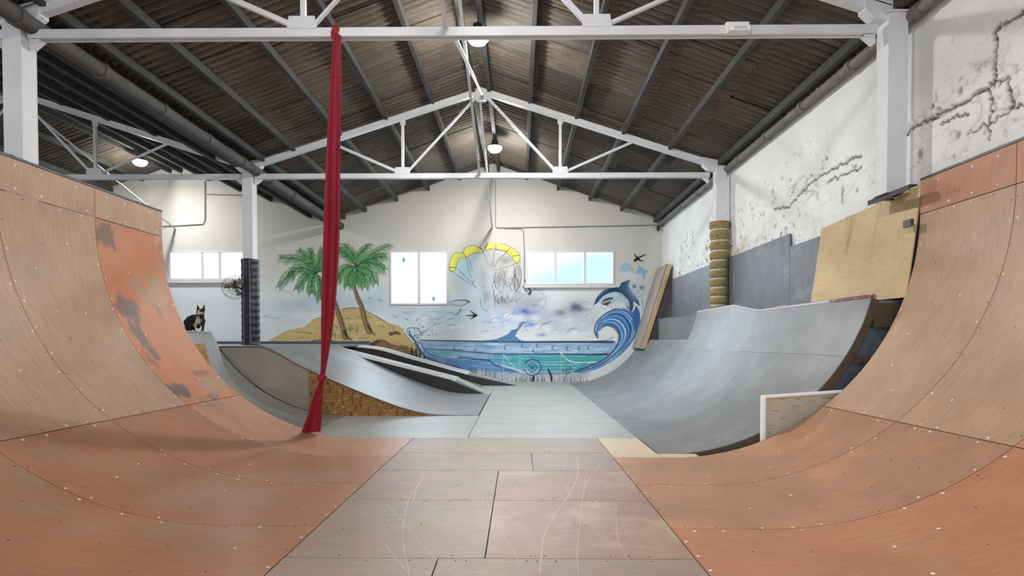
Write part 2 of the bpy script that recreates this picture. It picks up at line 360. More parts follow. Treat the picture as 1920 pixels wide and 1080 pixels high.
# roof: corrugated fibre cement sheets laid course by course
def roof(ridge, name, xr=5.35, xl=5.07):
    mb = MB(); mb.open = True; cols = []; tones = [(98, 90, 80), (104, 95, 85), (94, 86, 78), (108, 98, 87), (98, 92, 85), (102, 94, 84), (78, 73, 68)]
    for sgn, ext in ((1, xr), (-1, xl)):
        nrow = 5; step = ext / nrow
        for r in range(nrow):
            y = FRONTY - .3 + random.uniform(0, .5) - .9
            while y < WALLY + .2:
                y2 = y + 1.05; ny = 43
                x0, x1 = ridge + sgn * (r * step - (.02 if r else 0)), ridge + sgn * ((r + 1) * step + .10)
                c = np.array(rgb(*random.choice(tones))[:3]) * random.uniform(.93, 1.06)
                vs = []; lift = random.uniform(0, .008)
                for k in range(ny):
                    yy = y + (y2 - y) * k / (ny - 1); wv = .034 * math.cos(2 * PI * yy / .15)
                    for xx, dz in ((x0, .035), (x1, 0)):
                        vs.append((xx, yy, 6.87 - .33 * abs(xx - ridge) + wv + dz + lift + .03 + (.018 if k > ny - 7 else 0)))
                mb.add(vs, [(2 * k, 2 * k + 1, 2 * k + 3, 2 * k + 2) for k in range(ny - 1)], [(v[0], v[1]) for v in vs])
                for v in vs: cols.append(c)
                y += 1.0
    mb.col = np.array(cols)
    o = mb.build(name, 'sheet', origin=(0, 0, 0)); o.data.polygons.foreach_set('use_smooth', [True] * len(o.data.polygons)); return structure(o)
roof(RIDGE, 'ceiling'); roof(RIDGE - 10.1, 'ceiling_side_bay', 5.07, 5.35)
# weatherproof deck above the sheets
dk = MB()
for rg in (RIDGE, RIDGE - 10.1):
    for sg in (1, -1):
        dk.add([(rg, FRONTY - .4, 7.05), (rg, WALLY + .3, 7.05), (rg + sg * 5.5, WALLY + .3, 7.05 - 1.66), (rg + sg * 5.5, FRONTY - .4, 7.05 - 1.66)], [(0, 1, 2, 3)])
dk.open = True
structure(dk.build('ceiling_upper_skin', 'beamdark'))

# purlins
ordn = ['first', 'second', 'third', 'fourth', 'fifth']
for bay, rg in (('main', RIDGE), ('left side', RIDGE - 10.1)):
    for side, sg in (('right', 1), ('left', -1)):
        for k in range(5):
            off = (1.05 + k * 1.0) if k < 4 else 4.92
            if bay == 'main' and sg == 1 and k == 4: off = 5.1
            if bay == 'main' and sg == -1 and k == 4: off = 4.72
            x = rg + sg * off; z = 6.87 - .33 * off
            b = MB().bar((x, FRONTY, z - .065), (x, WALLY, z - .065), .085, .13).build('roof_purlin', 'purlin', bevel=.006)
            tag(b, f'grey purlin, {ordn[k]} below the ridge, {side} slope of the {bay} roof', 'purlin', f'purlins under the {side} slope of the {bay} roof')
    for s_, nm in ((-.17, 'left'), (.17, 'right')):
        b = MB().bar((rg + s_, FRONTY, 6.73), (rg + s_, WALLY, 6.73), .09, .16).build('ridge_beam', 'purlin', bevel=.006)
        tag(b, f'grey beam running just {nm} of the ridge under the {bay} roof', 'roof beam', f'pair of ridge beams of the {bay} roof')

# white steel trusses
def truss(y, rg, first=True, label='', detail=1):
    t = thing('roof_truss', (rg, y, 4.82), label, 'roof truss', 'white steel roof trusses')
    Z0, ZT, ZE = 4.87, 6.68, 5.08
    def ch(x): return ZT - (ZT - ZE) * abs(x - rg) / 5.0
    tb = MB(); tb.box(rg - 4.9, rg + 4.9, y - .055, y - .012, Z0 - .05, Z0 + .05); tb.box(rg - 4.9, rg + 4.9, y + .012, y + .055, Z0 - .05, Z0 + .05)
    tb.box(rg - 4.9, rg + 4.9, y - .035, y + .035, Z0 + .03, Z0 + .045); tb.build('tie_beam', 'white', t)
    for s in (-1, 1):
        c = MB(); c.bar((rg, y, ZT), (rg + s * 5.05, y, ch(rg + s * 5.05)), .1, .11)
        c.bar((rg, y - .05, ZT + .055), (rg + s * 5.05, y - .05, ch(rg + s * 5.05) + .055), .05, .012); c.build('top_chord', 'white', t)
        c = MB(); c.bar((rg + s * 1.7, y, Z0 + .03), (rg + s * 1.7, y, ch(rg + 1.7) - .04), .055, .055)
        c.bar((rg + s * 1.7, y, ch(rg + 1.7) - .16), (rg + s * 1.7, y, ch(rg + 1.7) - .05), .11, .03); c.build('strut', 'white', t)
        c = MB().angle((rg + s * 1.6, y, Z0 + .1), (rg + s * .12, y, ZT - .12), .055, .012); c.build('diagonal', 'white', t)
        c = MB().angle((rg + s * 1.82, y, Z0 + .1), (rg + s * 3.25, y, ch(rg + 3.25) - .05), .055, .012); c.build('diagonal', 'white', t)
        c = MB().prism_y([(rg + s * 1.7 - .17, Z0 + .04), (rg + s * 1.7 + .17, Z0 + .04), (rg + s * 1.7 + .15, Z0 + .18), (rg + s * 1.7 - .15, Z0 + .18)], y - .062, y - .05)
        c.build('gusset_plate', 'white', t)
        c = MB().prism_y([(rg + s * 4.86, ZE - .10), (rg + s * 5.08, ZE - .14), (rg + s * 5.08, ZE + .09), (rg + s * 4.75, ZE + .16), (rg + s * 4.75, ZE + .0)], y - .075, y + .075); c.build('end_plate', 'white', t)
        c = MB(); c.prism_y([(rg + s * 4.88, Z0 - .06), (rg + s * 4.76, Z0 - .06), (rg + s * 4.88, Z0 - .16)], y - .05, y + .05); c.build('bracket', 'white', t)
    c = MB().prism_y([(rg - .17, ZT - .12), (rg - .1, ZT - .2), (rg + .1, ZT - .2), (rg + .17, ZT - .12), (rg + .06, ZT + .02), (rg - .06, ZT + .02)], y - .06, y + .06); c.build('apex_plate', 'white', t)
    return t
TR = {}
lab = {6.69: 'near', 12.4: 'far', .98: 'overhead', -4.73: 'rear'}
for y in (6.69, 12.4, .98):
    truss(y, RIDGE, label={6.69: 'white steel truss carrying the red silk, nearest one across the main hall', 12.4: 'white steel truss fully in view across the main hall in front of the mural', .98: 'white steel truss overhead near the viewer, main hall'}[y])
    truss(y, RIDGE - 10.1, label={6.69: 'white steel truss end at the top left corner over the side bay', 12.4: 'white steel truss of the side bay at left with a lit lamp behind it', .98: 'white steel truss overhead near the viewer, side bay'}[y])

# rods between the trusses under the ridge
def brace(a, b, rg, label):
    tag(MB().angle((rg, *a), (rg, *b), .05, .012).build('ridge_brace', 'white'), label, 'brace', 'slanting braces under the ridges')
ZA, ZB = 6.60, 4.90
for rg, nm in ((RIDGE, 'main hall'), (RIDGE - 10.1, 'left side bay')):
    for (ya, yb, wh) in ((.98, 6.69, 'over the orange ramps'), (6.69, 12.4, 'between two trusses'), (12.4, WALLY, 'behind the far truss')):
        brace((ya, ZA), (yb, ZB), rg - .035, f'white brace falling to the far wall {wh}, {nm}')
        brace((ya, ZB), (yb, ZA), rg + .035, f'white brace rising to the far wall {wh}, {nm}')

# columns
def column(x, y, z0, label, base=True):
    t = thing('steel_column', (x, y, z0), label, 'column', 'white steel columns')
    c = MB(); c.box(x - .11, x + .11, y - .11, y - .098, z0, 5.02); c.box(x - .11, x + .11, y + .098, y + .11, z0, 5.02)
    c.box(x - .108, x + .02, y - .098, y + .098, z0, 5.02); c.box(x + .035, x + .108, y - .098, y + .098, z0, 5.02); c.build('shaft', 'white', t, bevel=.004)
    MB().box(x - .15, x + .15, y - .14, y + .14, 5.02, 5.04).build('cap_plate', 'white', t)
    MB().box(x - .13, x + .13, y - .13, y + .13, z0, z0 + .015).build('base_plate', 'white', t)
    return t
column(4.30, 6.69, 2.99, 'near right white steel column standing on a dark bar by the rough wall')
column(-5.84, 6.69, 0, 'near left white steel column rising behind the big orange ramp')
column(4.33, 12.4, 0, 'far right white steel column rising out of the tan padded stack')
column(-5.84, 12.4, 0, 'far left white steel column rising out of the black wrapped padding')

# gutters and pipes along the valley and the right eave
def pipe(x, z, r, mat, label, y0=FRONTY, y1=WALLY, cat='pipe', coll=1.3):
    t = thing('rain_pipe', (x, y0, z), label, cat)
    MB().tube([(x, y0, z), (x, y1, z)], r, 14).build('pipe_run', mat, t)
    y = y0 + .6
    while y < y1:
        MB().tube([(x, y, z), (x, y + .09, z)], r + .018, 14).build('collar', mat, t); y += coll
pipe(4.44, 4.97, .065, 'pipel', 'pale grey fibre cement pipe along the top of the rough right wall')
pipe(VALLEY + .20, 4.96, .10, 'pipe', 'dark grey jointed pipe running along the roof valley above the left columns')
for x, z, w_, lb in ((VALLEY - .22, 5.12, .13, 'dark timber valley beam nearest the jointed pipe'), (VALLEY - .75, 5.27, .1, 'dark timber beam second left of the valley pipe'),
                     (VALLEY - .03, 5.16, .2, 'dark gutter trough in the roof valley above the jointed pipe')):
    tag(MB().bar((x, FRONTY, z), (x, WALLY - .02, z), w_, .12).build('valley_beam', 'beamdark'), lb, 'roof beam')

# lamps
def lamp(x, y, z, label, power=LAMP_POWER, first=None):
    t = thing('high_bay_lamp', (x, y, z), label, 'lamp', 'round high bay lamps hanging below the ridges')
    MB().tube([(x, y, z + .22), (x, y, 6.87 - .02)], .012, 8).build('hanger', 'steel', t)
    MB().lathe((x, y), [(.05, z + .24), (.08, z + .22), (.09, z + .12), (.18, z + .07), (.19, z + .04)], 20).build('housing', 'steel', t)
    MB().lathe((x, y), [(.05, z - .10), (.13, z - .07), (.18, z - .01), (.185, z + .04)], 20).build('diffuser', 'lamp', t)
    d = bpy.data.lights.new('lamp_light', 'AREA'); d.shape = 'DISK'; d.size = .24; d.energy = power; d.color = (.97, .985, 1)
    l = bpy.data.objects.new('lamp_light', d); COL.objects.link(l); l.parent = t; l.location = (0, 0, -.11)
    d = bpy.data.lights.new('lamp_glow', 'POINT'); d.energy = power * .62; d.shadow_soft_size = .1; d.color = (1, .97, .90)
    l = bpy.data.objects.new('lamp_glow', d); COL.objects.link(l); l.parent = t; l.location = (0, 0, -.24)
lamp(-.66, 9.4, 6.24, 'glowing round lamp partly behind the near white tie beam', LAMP_POWER * 1.35)
lamp(-.62, 15.1, 6.36, 'glowing round lamp under the ridge before the mural wall', LAMP_POWER * 1.25)
lamp(-10.75, 16.2, 6.38, 'glowing round lamp in the left side bay, behind the truss', LAMP_POWER * .7)
lamp(-.7, 3.2, 6.35, 'round lamp above the viewer in the main hall', LAMP_POWER * .7)
lamp(-.7, -3.0, 6.35, 'round lamp behind the viewer in the main hall')
lamp(-10.75, 4.5, 6.38, 'round lamp in the left side bay, nearer the viewer')
t = thing('emergency_light', (2.50, 6.6, 4.86), 'small white emergency light box fixed on the near tie beam at right', 'lamp')
MB().box(2.36, 2.62, 6.58, 6.635, 4.80, 4.93).build('housing', 'whitep', t, bevel=.008)
MB().box(2.37, 2.61, 6.50, 6.58, 4.79, 4.85).build('cover', 'whitep', t, bevel=.01)
MB().box(2.42, 2.56, 6.495, 6.5, 4.805, 4.835).build('tube', 'frame', t)

# windows
for i, (x0, x1, z0, z1) in enumerate(WIN):
    fr = MB(); f = .06; y0, y1 = WALLY - .02, WALLY + .09
    fr.box(x0, x1, y0, y1, z0, z0 + f); fr.box(x0, x1, y0, y1, z1 - f, z1); fr.box(x0, x0 + f, y0, y1, z0 + f, z1 - f); fr.box(x1 - f, x1, y0, y1, z0 + f, z1 - f)
    fm = structure(fr.build(f'window_{i + 1}', 'frame', origin=((x0 + x1) / 2, WALLY, z0), bevel=.005))
    cuts = {0: [.42, .64], 1: [.5], 2: [.33, .665]}[i]; xs = [x0 + f] + [x0 + (x1 - x0) * c for c in cuts] + [x1 - f]
    for c in xs[1:-1]: MB().box(c - .042, c + .042, WALLY + .0, WALLY + .07, z0 + f, z1 - f).build('mullion', 'frame', fm)
    for a, b in zip(xs[:-1], xs[1:]): MB().box(a + .03, b - .03, WALLY + .045, WALLY + .051, z0 + f, z1 - f).build('pane', 'glass', fm)
    if i != 1: MB().box(x0 - .06, x1 + .03, WALLY - .09, WALLY, z0 - .1, z0 - .02).build('sill', 'frame', fm, bevel=.01)
    if i == 1:
        for px, py in ((757, 487), (813, 560)):
            p = at(px, py, Y=WALLY + .04); MB().box(p.x - .035, p.x + .035, WALLY + .038, WALLY + .043, p.z - .07, p.z + .06).build('sticker', mk('sticker_blue', rgb(110, 160, 190), .5), fm)

# ================================================================ ORANGE HALF PIPE
ARC = 2.7
class Path:
    """riding surface profile: flat, quarter circle, vertical"""
    def __init__(s, x0, cx, R, sg): s.x0, s.cx, s.R, s.sg = x0, cx, R, sg; s.Lf = abs(cx - x0)
    def __call__(s, t):
        if t <= s.Lf: return s.x0 + s.sg * t, 0.0, 0.0, 1.0
        a = (t - s.Lf) / s.R
        if a < PI / 2: return s.cx + s.sg * s.R * math.sin(a), s.R * (1 - math.cos(a)), -s.sg * math.sin(a), math.cos(a)
        return s.cx + s.sg * s.R, s.R + (t - s.Lf - s.R * PI / 2), -s.sg * 1.0, 0.0
    def s_of_z(s, z): return s.Lf + s.R * math.acos(1 - z / s.R) if z < s.R else s.Lf + s.R * PI / 2 + z - s.R
def sheet(path, s0, s1, y0, y1, mat, parent, name='ply_sheet', th=.012, gap=.0042, lift=0, s1f=None, ny=2):
    n = max(2, int((s1 - s0) / .12) + 1); T = []; B = []; uv = []
    ys = [y0 + gap + (y1 - y0 - 2 * gap) * j / (ny - 1) for j in range(ny)]; ru = random.uniform(0, 40)
    for i in range(n + 1):
        for y in ys:
            e = s1f(y) if s1f else s1
            t = s0 + gap + (e - s0 - 2 * gap) * i / n
            x, z, nx, nz = path(t); p = Vector((x + nx * lift, y, z + nz * lift)); T.append(p); B.append(p - Vector((nx, 0, nz)) * th); uv.append((y + ru, t + ru))
    mb = MB(); mb.smooth = True
    mb.slab2(T, B, n + 1, ny, uv)
    return mb.build(name, mat, parent)
def screws(path, pts, parent, mat, name='screw_heads', r=.011):
    mb = MB()
    for t, y in pts:
        x, z, nx, nz = path(t); nrm = Vector((nx, 0, nz)); a = Vector((0, 1, 0)); b = nrm.cross(a); c = Vector((x, y, z)) + nrm * .0005
        k = 6; rr = r * random.uniform(.8, 1.15); vs = [c + (a * math.cos(q) + b * math.sin(q)) * rr for q in [2 * PI * i / k for i in range(k)]] + [c + nrm * .0035]
        vs2 = [c + (a * math.cos(q) + b * math.sin(q)) * rr - nrm * .002 for q in [2 * PI * i / k for i in range(k)]]
        mb.add(vs + vs2, [(i, (i + 1) % k, k) for i in range(k)] + [(i, (i + 1) % k, (i + 1) % k + k + 1, i + k + 1) for i in range(k)] + [tuple(range(k + 1, 2 * k + 1))])
    o = mb.build(name, mat, parent); stuff(o); return o
def screw_pts(sa, sb, ya, yb, rnd):
    """along both long edges, the two ends and two inner rows of one sheet"""
    W = []; D = []
    t = sa + .12
    while t < sb - .05:
        for y in (ya + .035, yb - .035):
            (W if rnd.random() < .55 else D).append((t + rnd.uniform(-.03, .03), y + rnd.uniform(-.01, .01)))
        t += rnd.uniform(.2, .3)
    n = 5
    for k in range(1, n):
        y = ya + (yb - ya) * k / n + rnd.uniform(-.04, .04)
        for tt in (sa + .03, sb - .03): (W if rnd.random() < .6 else D).append((tt, y))
    t = sa + .35
    while t < sb - .2:
        for fr in (.33, .66):
            if rnd.random() < .85: (W if rnd.random() < .4 else D).append((t + rnd.uniform(-.05, .05), ya + (yb - ya) * fr + rnd.uniform(-.1, .1)))
        t += rnd.uniform(.28, .45)
    return W, D
def on_ramp(P, px, py, s0, s1):
    best = None
    for i in range(400):
        t = s0 + (s1 - s0) * i / 399; x, z, _, _ = P(t); q = at(px, py, X=x)
        if best is None or abs(q.z - z) < best[0]: best = (abs(q.z - z), q.y, t)
    return best[1], best[2]
def stained_sheet(P, s0, s1, y0, y1, parent):
    """orange sheet worn through in dark and tan patches with shapes of their own"""
    ny, n = 84, 170; T = []; B = []; uv = []; g = .004
    ys = np.linspace(y0 + g, y1 - g, ny); ts = np.linspace(s0 + g, s1 - g, n)
    TT, YY = np.meshgrid(ts, ys, indexing='ij'); c = np.tile(np.array(rgb(194, 124, 84)[:3]), TT.shape + (1,))
    wob = fbm(YY * 7, TT * 5, 4, 8) - .47
    for px, py, ry, rt, col, al in ((285, 545, .30, .34, (168, 140, 108), .8), (300, 500, .16, .5, (176, 140, 108), .5), (205, 420, .5, .1, (176, 120, 84), .5), (296, 410, .16, .22, (176, 154, 130), .9), (230, 470, .3, .3, (186, 130, 96), .5), (400, 720, .5, .16, (170, 140, 112), .8),
                                   (197, 445, .13, .15, (116, 98, 84), .85), (237, 572, .22, .13, (112, 98, 90), .85), (250, 590, .12, .1, (104, 94, 88), .7), (268, 640, .11, .26, (108, 96, 92), .9), (284, 672, .07, .18, (112, 98, 92), .8),
                                   (330, 735, .26, .10, (100, 88, 88), .85), (375, 700, .2, .07, (120, 96, 90), .7), (390, 745, .2, .07, (112, 100, 104), .7), (296, 583, .07, .12, (140, 116, 96), .6)):
        yc, tc_ = on_ramp(P, px, py, s0, s1); r = np.hypot((YY - yc) / ry, (TT - tc_) / rt) + wob * 2.2
        m_ = (np.clip((1.05 - r) * 2.4, 0, 1) * al)[..., None]; c = c * (1 - m_) + np.array(rgb(*col)[:3]) * m_
    for t in ts:
        x, z, nx, nz = P(t)
        for y in ys: p = Vector((x, y, z)); T.append(p); B.append(p - Vector((nx, 0, nz)) * .012); uv.append((y, t))
    mb = MB(); mb.smooth = True; mb.slab2(T, B, n, ny, uv); cc = c.reshape(-1, 3); mb.col = np.concatenate([cc, cc])
    return mb.build('ply_sheet', 'stained', parent)
def half(side, x0, cx, yend, ztop, mats, label, xback, ystart=-2.2):
    sg = -1 if side == 'left' else 1
    P = Path(x0, cx, ARC, sg); s1 = P.Lf + ARC * math.radians(38.2); s2 = P.Lf + ARC * PI / 2; s3 = s2 + ztop - ARC
    t = thing('quarter_pipe_ramp', (x0, yend, 0), label, 'skate ramp')
    rows = [(0, s1), (s1, s2), (s2, s3)]; y = yend; k = 0; rnd = random.Random(3 + sg); WW = []; DD = []
    while y > ystart:
        ya = y - 1.22
        for r, (a, b) in enumerate(rows):
            m_ = mats[min(k, len(mats) - 1)][r]
            if m_ == 'stained': stained_sheet(P, a, b, ya, y, t)
            else: sheet(P, a, b, ya, y, m_, t)
            W, D = screw_pts(a, b, ya, y, rnd) if r < 2 else ([(a + .05, ya + q) for q in (.2, .5, .8, 1.1)] + [(b - .06, ya + q + .05) for q in (.15, .45, .9)], [])
            WW += W; DD += D
        y = ya; k += 1
    screws(P, WW, t, 'screw'); screws(P, DD, t, 'screwd', 'screw_holes', .007)
    # joists and ribs below the skin, deck and end panel
    pts = [P(P.Lf + (s3 - P.Lf) * i / 24) for i in range(25)]
    prof = [(p[0] - p[2] * .014, p[1] - p[3] * .014) for p in pts]
    prof = [(a, max(b, -.02)) for a, b in prof]
    MB().prism_y(prof + [(xback, prof[-1][1]), (xback, -.02)], yend - .045, yend - .022).build('end_panel', 'greydark' if sg > 0 else 'ribwood', t)
    MB().prism_y(prof + [(xback, prof[-1][1]), (xback, -.02)], ystart, ystart + .02).build('end_panel', 'ribwood', t)
    xv = cx + sg * ARC
    if abs(xback - xv) > .3: MB().box(min(xv + sg * .02, xback), max(xv + sg * .02, xback), ystart, yend - .03, ztop - .04, ztop - .015).build('deck', 'brown', t)
    MB().bar((xv + sg * .03, ystart, ztop + .012), (xv + sg * .03, yend, ztop + .012), .07, .03).build('coping', 'coping', t, bevel=.006)
    return t, P
half('left', -1.41, -2.08, 7.64, 3.03, [['peach', 'stained', 'tan'], ['dusty', 'tan', 'tan'], ['dusty', 'tan', 'orange'], ['dusty', 'brown', 'orange'], ['rust', 'tan', 'tan']],
     'tall curved tan and orange plywood ramp filling the left of the hall', -5.65)
half('right', 1.06, 1.73, 6.38, 3.07, [['brown', 'tan', 'rust'], ['brown', 'tan', 'rust'], ['rust', 'brown', 'tan'], ['rust', 'tan', 'tan'], ['rust', 'tan', 'tan']],
     'tall curved tan and orange plywood ramp filling the right of the picture', 4.5)

# flat bottom between the two ramps
fl = thing('plywood_floor', (-.2, 6, 0), 'flat scratched beige and pinkish plywood floor between the two orange ramps', 'skate floor')
def fsheet(x0, x1, y0, y1, mat, parent, z=0.0):
    gp = .004; ru = random.uniform(0, 40)
    v = [(x, y, zz) for x in (x0 + gp, x1 - gp) for y in (y0 + gp, y1 - gp) for zz in (z - .015, z)]
    return MB().add(v, [(0, 1, 3, 2), (4, 6, 7, 5), (0, 4, 5, 1), (2, 3, 7, 6), (0, 2, 6, 4), (1, 5, 7, 3)], [(p[1] + ru, p[0] + ru) for p in v]).build('ply_sheet', mat, parent)
rows = [(7.64, 6.62, [(-1.41, 1.06, 'beige')]), (6.62, 5.72, [(-1.41, .15, 'beige'), (.15, 1.06, 'beige')]), (5.72, 4.64, [(-1.41, -.2, 'beige'), (-.2, 1.06, 'pink')]),
        (4.64, 3.39, [(-1.41, -.2, 'beige'), (-.2, 1.06, 'pink')]), (3.39, 2.17, [(-1.41, -.48, 'beige'), (-.48, 1.06, 'beige')]), (2.17, .95, [(-1.41, .2, 'pink'), (.2, 1.06, 'beige')]),
        (.95, -.27, [(-1.41, -.4, 'beige'), (-.4, 1.06, 'pink')]), (-.27, -2.2, [(-1.41, 1.06, 'beige')])]
fw = []; fd = []; rnd = random.Random(5)
for ya, yb, cs in rows:
    for a, b, m_ in cs:
        fsheet(a, b, yb, ya, m_, fl)
        for _ in range(int(14 * (b - a))): fd.append((rnd.uniform(a + .05, b - .05), rnd.choice([yb + .04, ya - .04, (ya + yb) / 2 + rnd.uniform(-.1, .1)])))
class Flat:
    def __call__(s, t): return t, 0, 0, 1
screws(Flat(), fd, fl, 'screwd', 'screw_holes', .006)
fsheet(1.06, 1.62, 6.385, 7.64, 'cream', fl); fsheet(1.62, 2.05, 6.385, 6.60, 'cream', fl)
# pale wheel scratches: thin scuffs in the floor surface
sc_m = mk('pale_scuff', rgb(206, 190, 174), .5)
def scuff(pts, wd, parent):
    P = cr([tuple(at(a, b, Z=.001)[:2]) for a, b in pts], 10); mb = MB(); vs = []
    for i, p in enumerate(P):
        d = P[min(i + 1, len(P) - 1)] - P[max(i - 1, 0)]; d /= max(np.linalg.norm(d), 1e-6); q = np.array([-d[1], d[0]]) * wd * .42 * (1 if 0 < i < len(P) - 1 else .2)
        vs += [(*(p + q), .0012), (*(p - q), .0012)]
    mb.open = True; return mb.add(vs, [(2 * i, 2 * i + 1, 2 * i + 3, 2 * i + 2) for i in range(len(P) - 1)]).build('scuff_mark', sc_m, parent)
for pts, wd in (([(800, 890), (770, 930), (757, 975), (756, 1020), (768, 1076)], .004), ([(795, 885), (782, 915), (775, 940)], .004), ([(725, 945), (760, 985), (790, 1020), (830, 1060), (850, 1079)], .004),
                ([(1082, 855), (1083, 890), (1068, 925), (1040, 965), (1020, 1005), (1012, 1079)], .005), ([(1100, 880), (1092, 940), (1085, 1000), (1082, 1040), (1085, 1079)], .003),
                ([(925, 942), (960, 965), (998, 996)], .004), ([(935, 990), (960, 1030), (975, 1060)], .003), ([(1155, 940), (1158, 1010), (1185, 1060)], .003), ([(722, 1020), (745, 1050), (770, 1078)], .004),
                ([(1045, 880), (1062, 915), (1068, 930)], .003), ([(890, 1053), (940, 1060), (980, 1075)], .004), ([(830, 1042), (900, 1052), (960, 1055)], .003), ([(1130, 865), (1100, 905), (1090, 960)], .003)):
    scuff(pts, wd, fl)

# ================================================================ GREY PARK FLOOR
gf = thing('grey_plywood_floor', (.4, 12, 0), 'flat pale grey plywood floor running down the middle to the mural wall', 'skate floor')
yy = [7.64, 9.0, 10.2, 11.4, 12.6, 13.9, 15.6, 17.2, 18.14]
for i in range(len(yy) - 1):
    a, b = yy[i], yy[i + 1]
    fsheet(-.68, 1.6, a, b, 'greyfloor', gf)
    if a < 9.9: fsheet(-3.0, -.68, a, min(b, 9.9), 'greyfloor', gf)
    if a >= 13.8: fsheet(-2.6, -.68, a, b, 'greyfloor', gf, -.001)
fsheet(-3.0, -.68, 9.9, 9.99, 'greyfloor', gf, -.001)

# ---- right grey quarter pipe with the raised hump
gq = thing('grey_quarter_pipe', (1.6, 6.6, 0), 'long grey painted quarter pipe along the right wall with a humped coping', 'skate ramp')
PG = Path(1.6, 1.72, 2.4, 1)
def ztopg(y):
    if y < 9.75: return 1.80
    if y < 10.95: return 1.80 + .165 * (y - 9.75) / 1.2
    return 1.965 - .01 * (y - 10.95) / 2
ysec = [6.6, 9.1, 9.75, 10.95, 13.1]
sm = PG.s_of_z(1.13)
for a, b in ((6.6, 9.1), (9.1, 11.0), (11.0, 13.1)): sheet(PG, 0, sm, a, b, 'grey', gq, gap=.002)
for a, b in zip(ysec[:-1], ysec[1:]):
    sheet(PG, sm, PG.s_of_z(1.8), a, b, 'grey', gq, s1f=lambda y: PG.s_of_z(ztopg(y)), gap=.002 if a in (6.6, 9.1, 13.1) else 0.0, ny=3)
for a, b in ((13.1, 15.6), (15.6, 18.12)): sheet(PG, 0, PG.s_of_z(1.32), a, b, 'grey', gq, gap=.002)
# coping pipe
cp = []
for y in (6.6, 7.5, 9.75, 10.95, 13.1): x, z, _, _ = PG(PG.s_of_z(ztopg(y))); cp.append((x + .03, y, z + .012))
MB().tube(cp[1:], .03, 10).build('coping_pipe', mk('worn_coping_paint', rgb(186, 184, 192), .4, metal=.2), gq)
MB().tube(cp[:2], .032, 10).build('coping_pipe', mk('red_worn_coping', rgb(120, 62, 78), .45, tint=[(rgb(170, 160, 168), 4, .5, .6, (1, 1, 1), 'o')], metal=.2), gq)['label'] = 'worn red end of the coping pipe'
x, z, _, _ = PG(PG.s_of_z(1.32)); MB().tube([(x + .02, 13.12, z), (x + .02, 16.9, z)], .02, 8).build('coping_pipe', 'galv', gq)
# end side: recessed panel and the curved timber rib
pts = [PG(PG.Lf + (PG.s_of_z(1.8) - PG.Lf) * i / 20) for i in range(21)]
out = [(p[0] - p[2] * .014, p[1] - p[3] * .014) for p in pts]; inn = [(p[0] - p[2] * .10, max(p[1] - p[3] * .10, -.02)) for p in pts]
MB().prism_y(out + inn[::-1], 6.602, 6.66).build('rib', 'ribwood', gq)
MB().prism_y(inn + [(4.5, inn[-1][1]), (4.5, -.02)], 6.70, 6.72).build('side_panel', mk('blue_grey_panel', rgb(104, 112, 122), .7, [(4, .15, O3, 'o')], tint=[(rgb(150, 140, 120), 6, .6, .7, O3, 'o')]), gq)
for zz in (.55, 1.05, 1.55): MB().box(3.2 + .55 * zz, 4.4, 6.62, 6.7, zz, zz + .07).build('joist', 'ribwood', gq)
MB().box(4.08, 4.5, 6.6, 6.66, 1.46, 1.74).build('end_block', 'ribwood', gq)
# decks
MB().box(4.11, 4.5, 6.66, 9.75, 1.74, 1.775).build('deck', 'greydark', gq)
MB().add([(4.13, 9.75, 1.775), (4.5, 9.75, 1.775), (4.5, 10.95, 1.93), (4.13, 10.95, 1.93), (4.13, 9.75, 1.74), (4.5, 9.75, 1.74), (4.5, 10.95, 1.88), (4.13, 10.95, 1.88)],
         [(0, 1, 2, 3), (4, 7, 6, 5), (0, 4, 5, 1), (2, 6, 7, 3), (1, 5, 6, 2), (0, 3, 7, 4)]).build('deck', 'raw', gq)
MB().box(4.08, 4.5, 10.95, 12.24, 1.88, 1.925).build('deck', 'greydark', gq)
# upper box behind the low section
bx = thing('grey_platform_box', (4.2, 13.1, 0), 'grey raised platform box against the right wall beside the leaning wedge', 'platform')
MB().prism_y([(3.95, 1.3), (3.95, 1.325), (4.5, 1.325), (4.5, 1.3)], 13.12, 18.1).build('lower_deck', 'grey', bx)
MB().box(4.10, 4.5, 13.12, 16.75, 1.325, 1.93).build('box_body', 'grey', bx, bevel=.004)
MB().box(4.09, 4.5, 13.12, 16.77, 1.93, 1.95).build('top_board', 'greydark', bx)
# small plywood wedge deck piece peeking over the coping
tag(MB().add([(4.2, 8.9, 1.78), (4.5, 8.9, 1.78), (4.5, 9.74, 1.92), (4.2, 9.74, 1.85), (4.5, 8.9, 1.776), (4.2, 8.9, 1.776), (4.5, 9.74, 1.776), (4.2, 9.74, 1.776)],
    [(0, 1, 2, 3), (5, 7, 6, 4), (0, 5, 4, 1), (2, 6, 7, 3), (1, 4, 6, 2), (0, 3, 7, 5)]).build('plywood_wedge', 'raw'), 'small raw plywood wedge on the deck behind the humped coping', 'board')

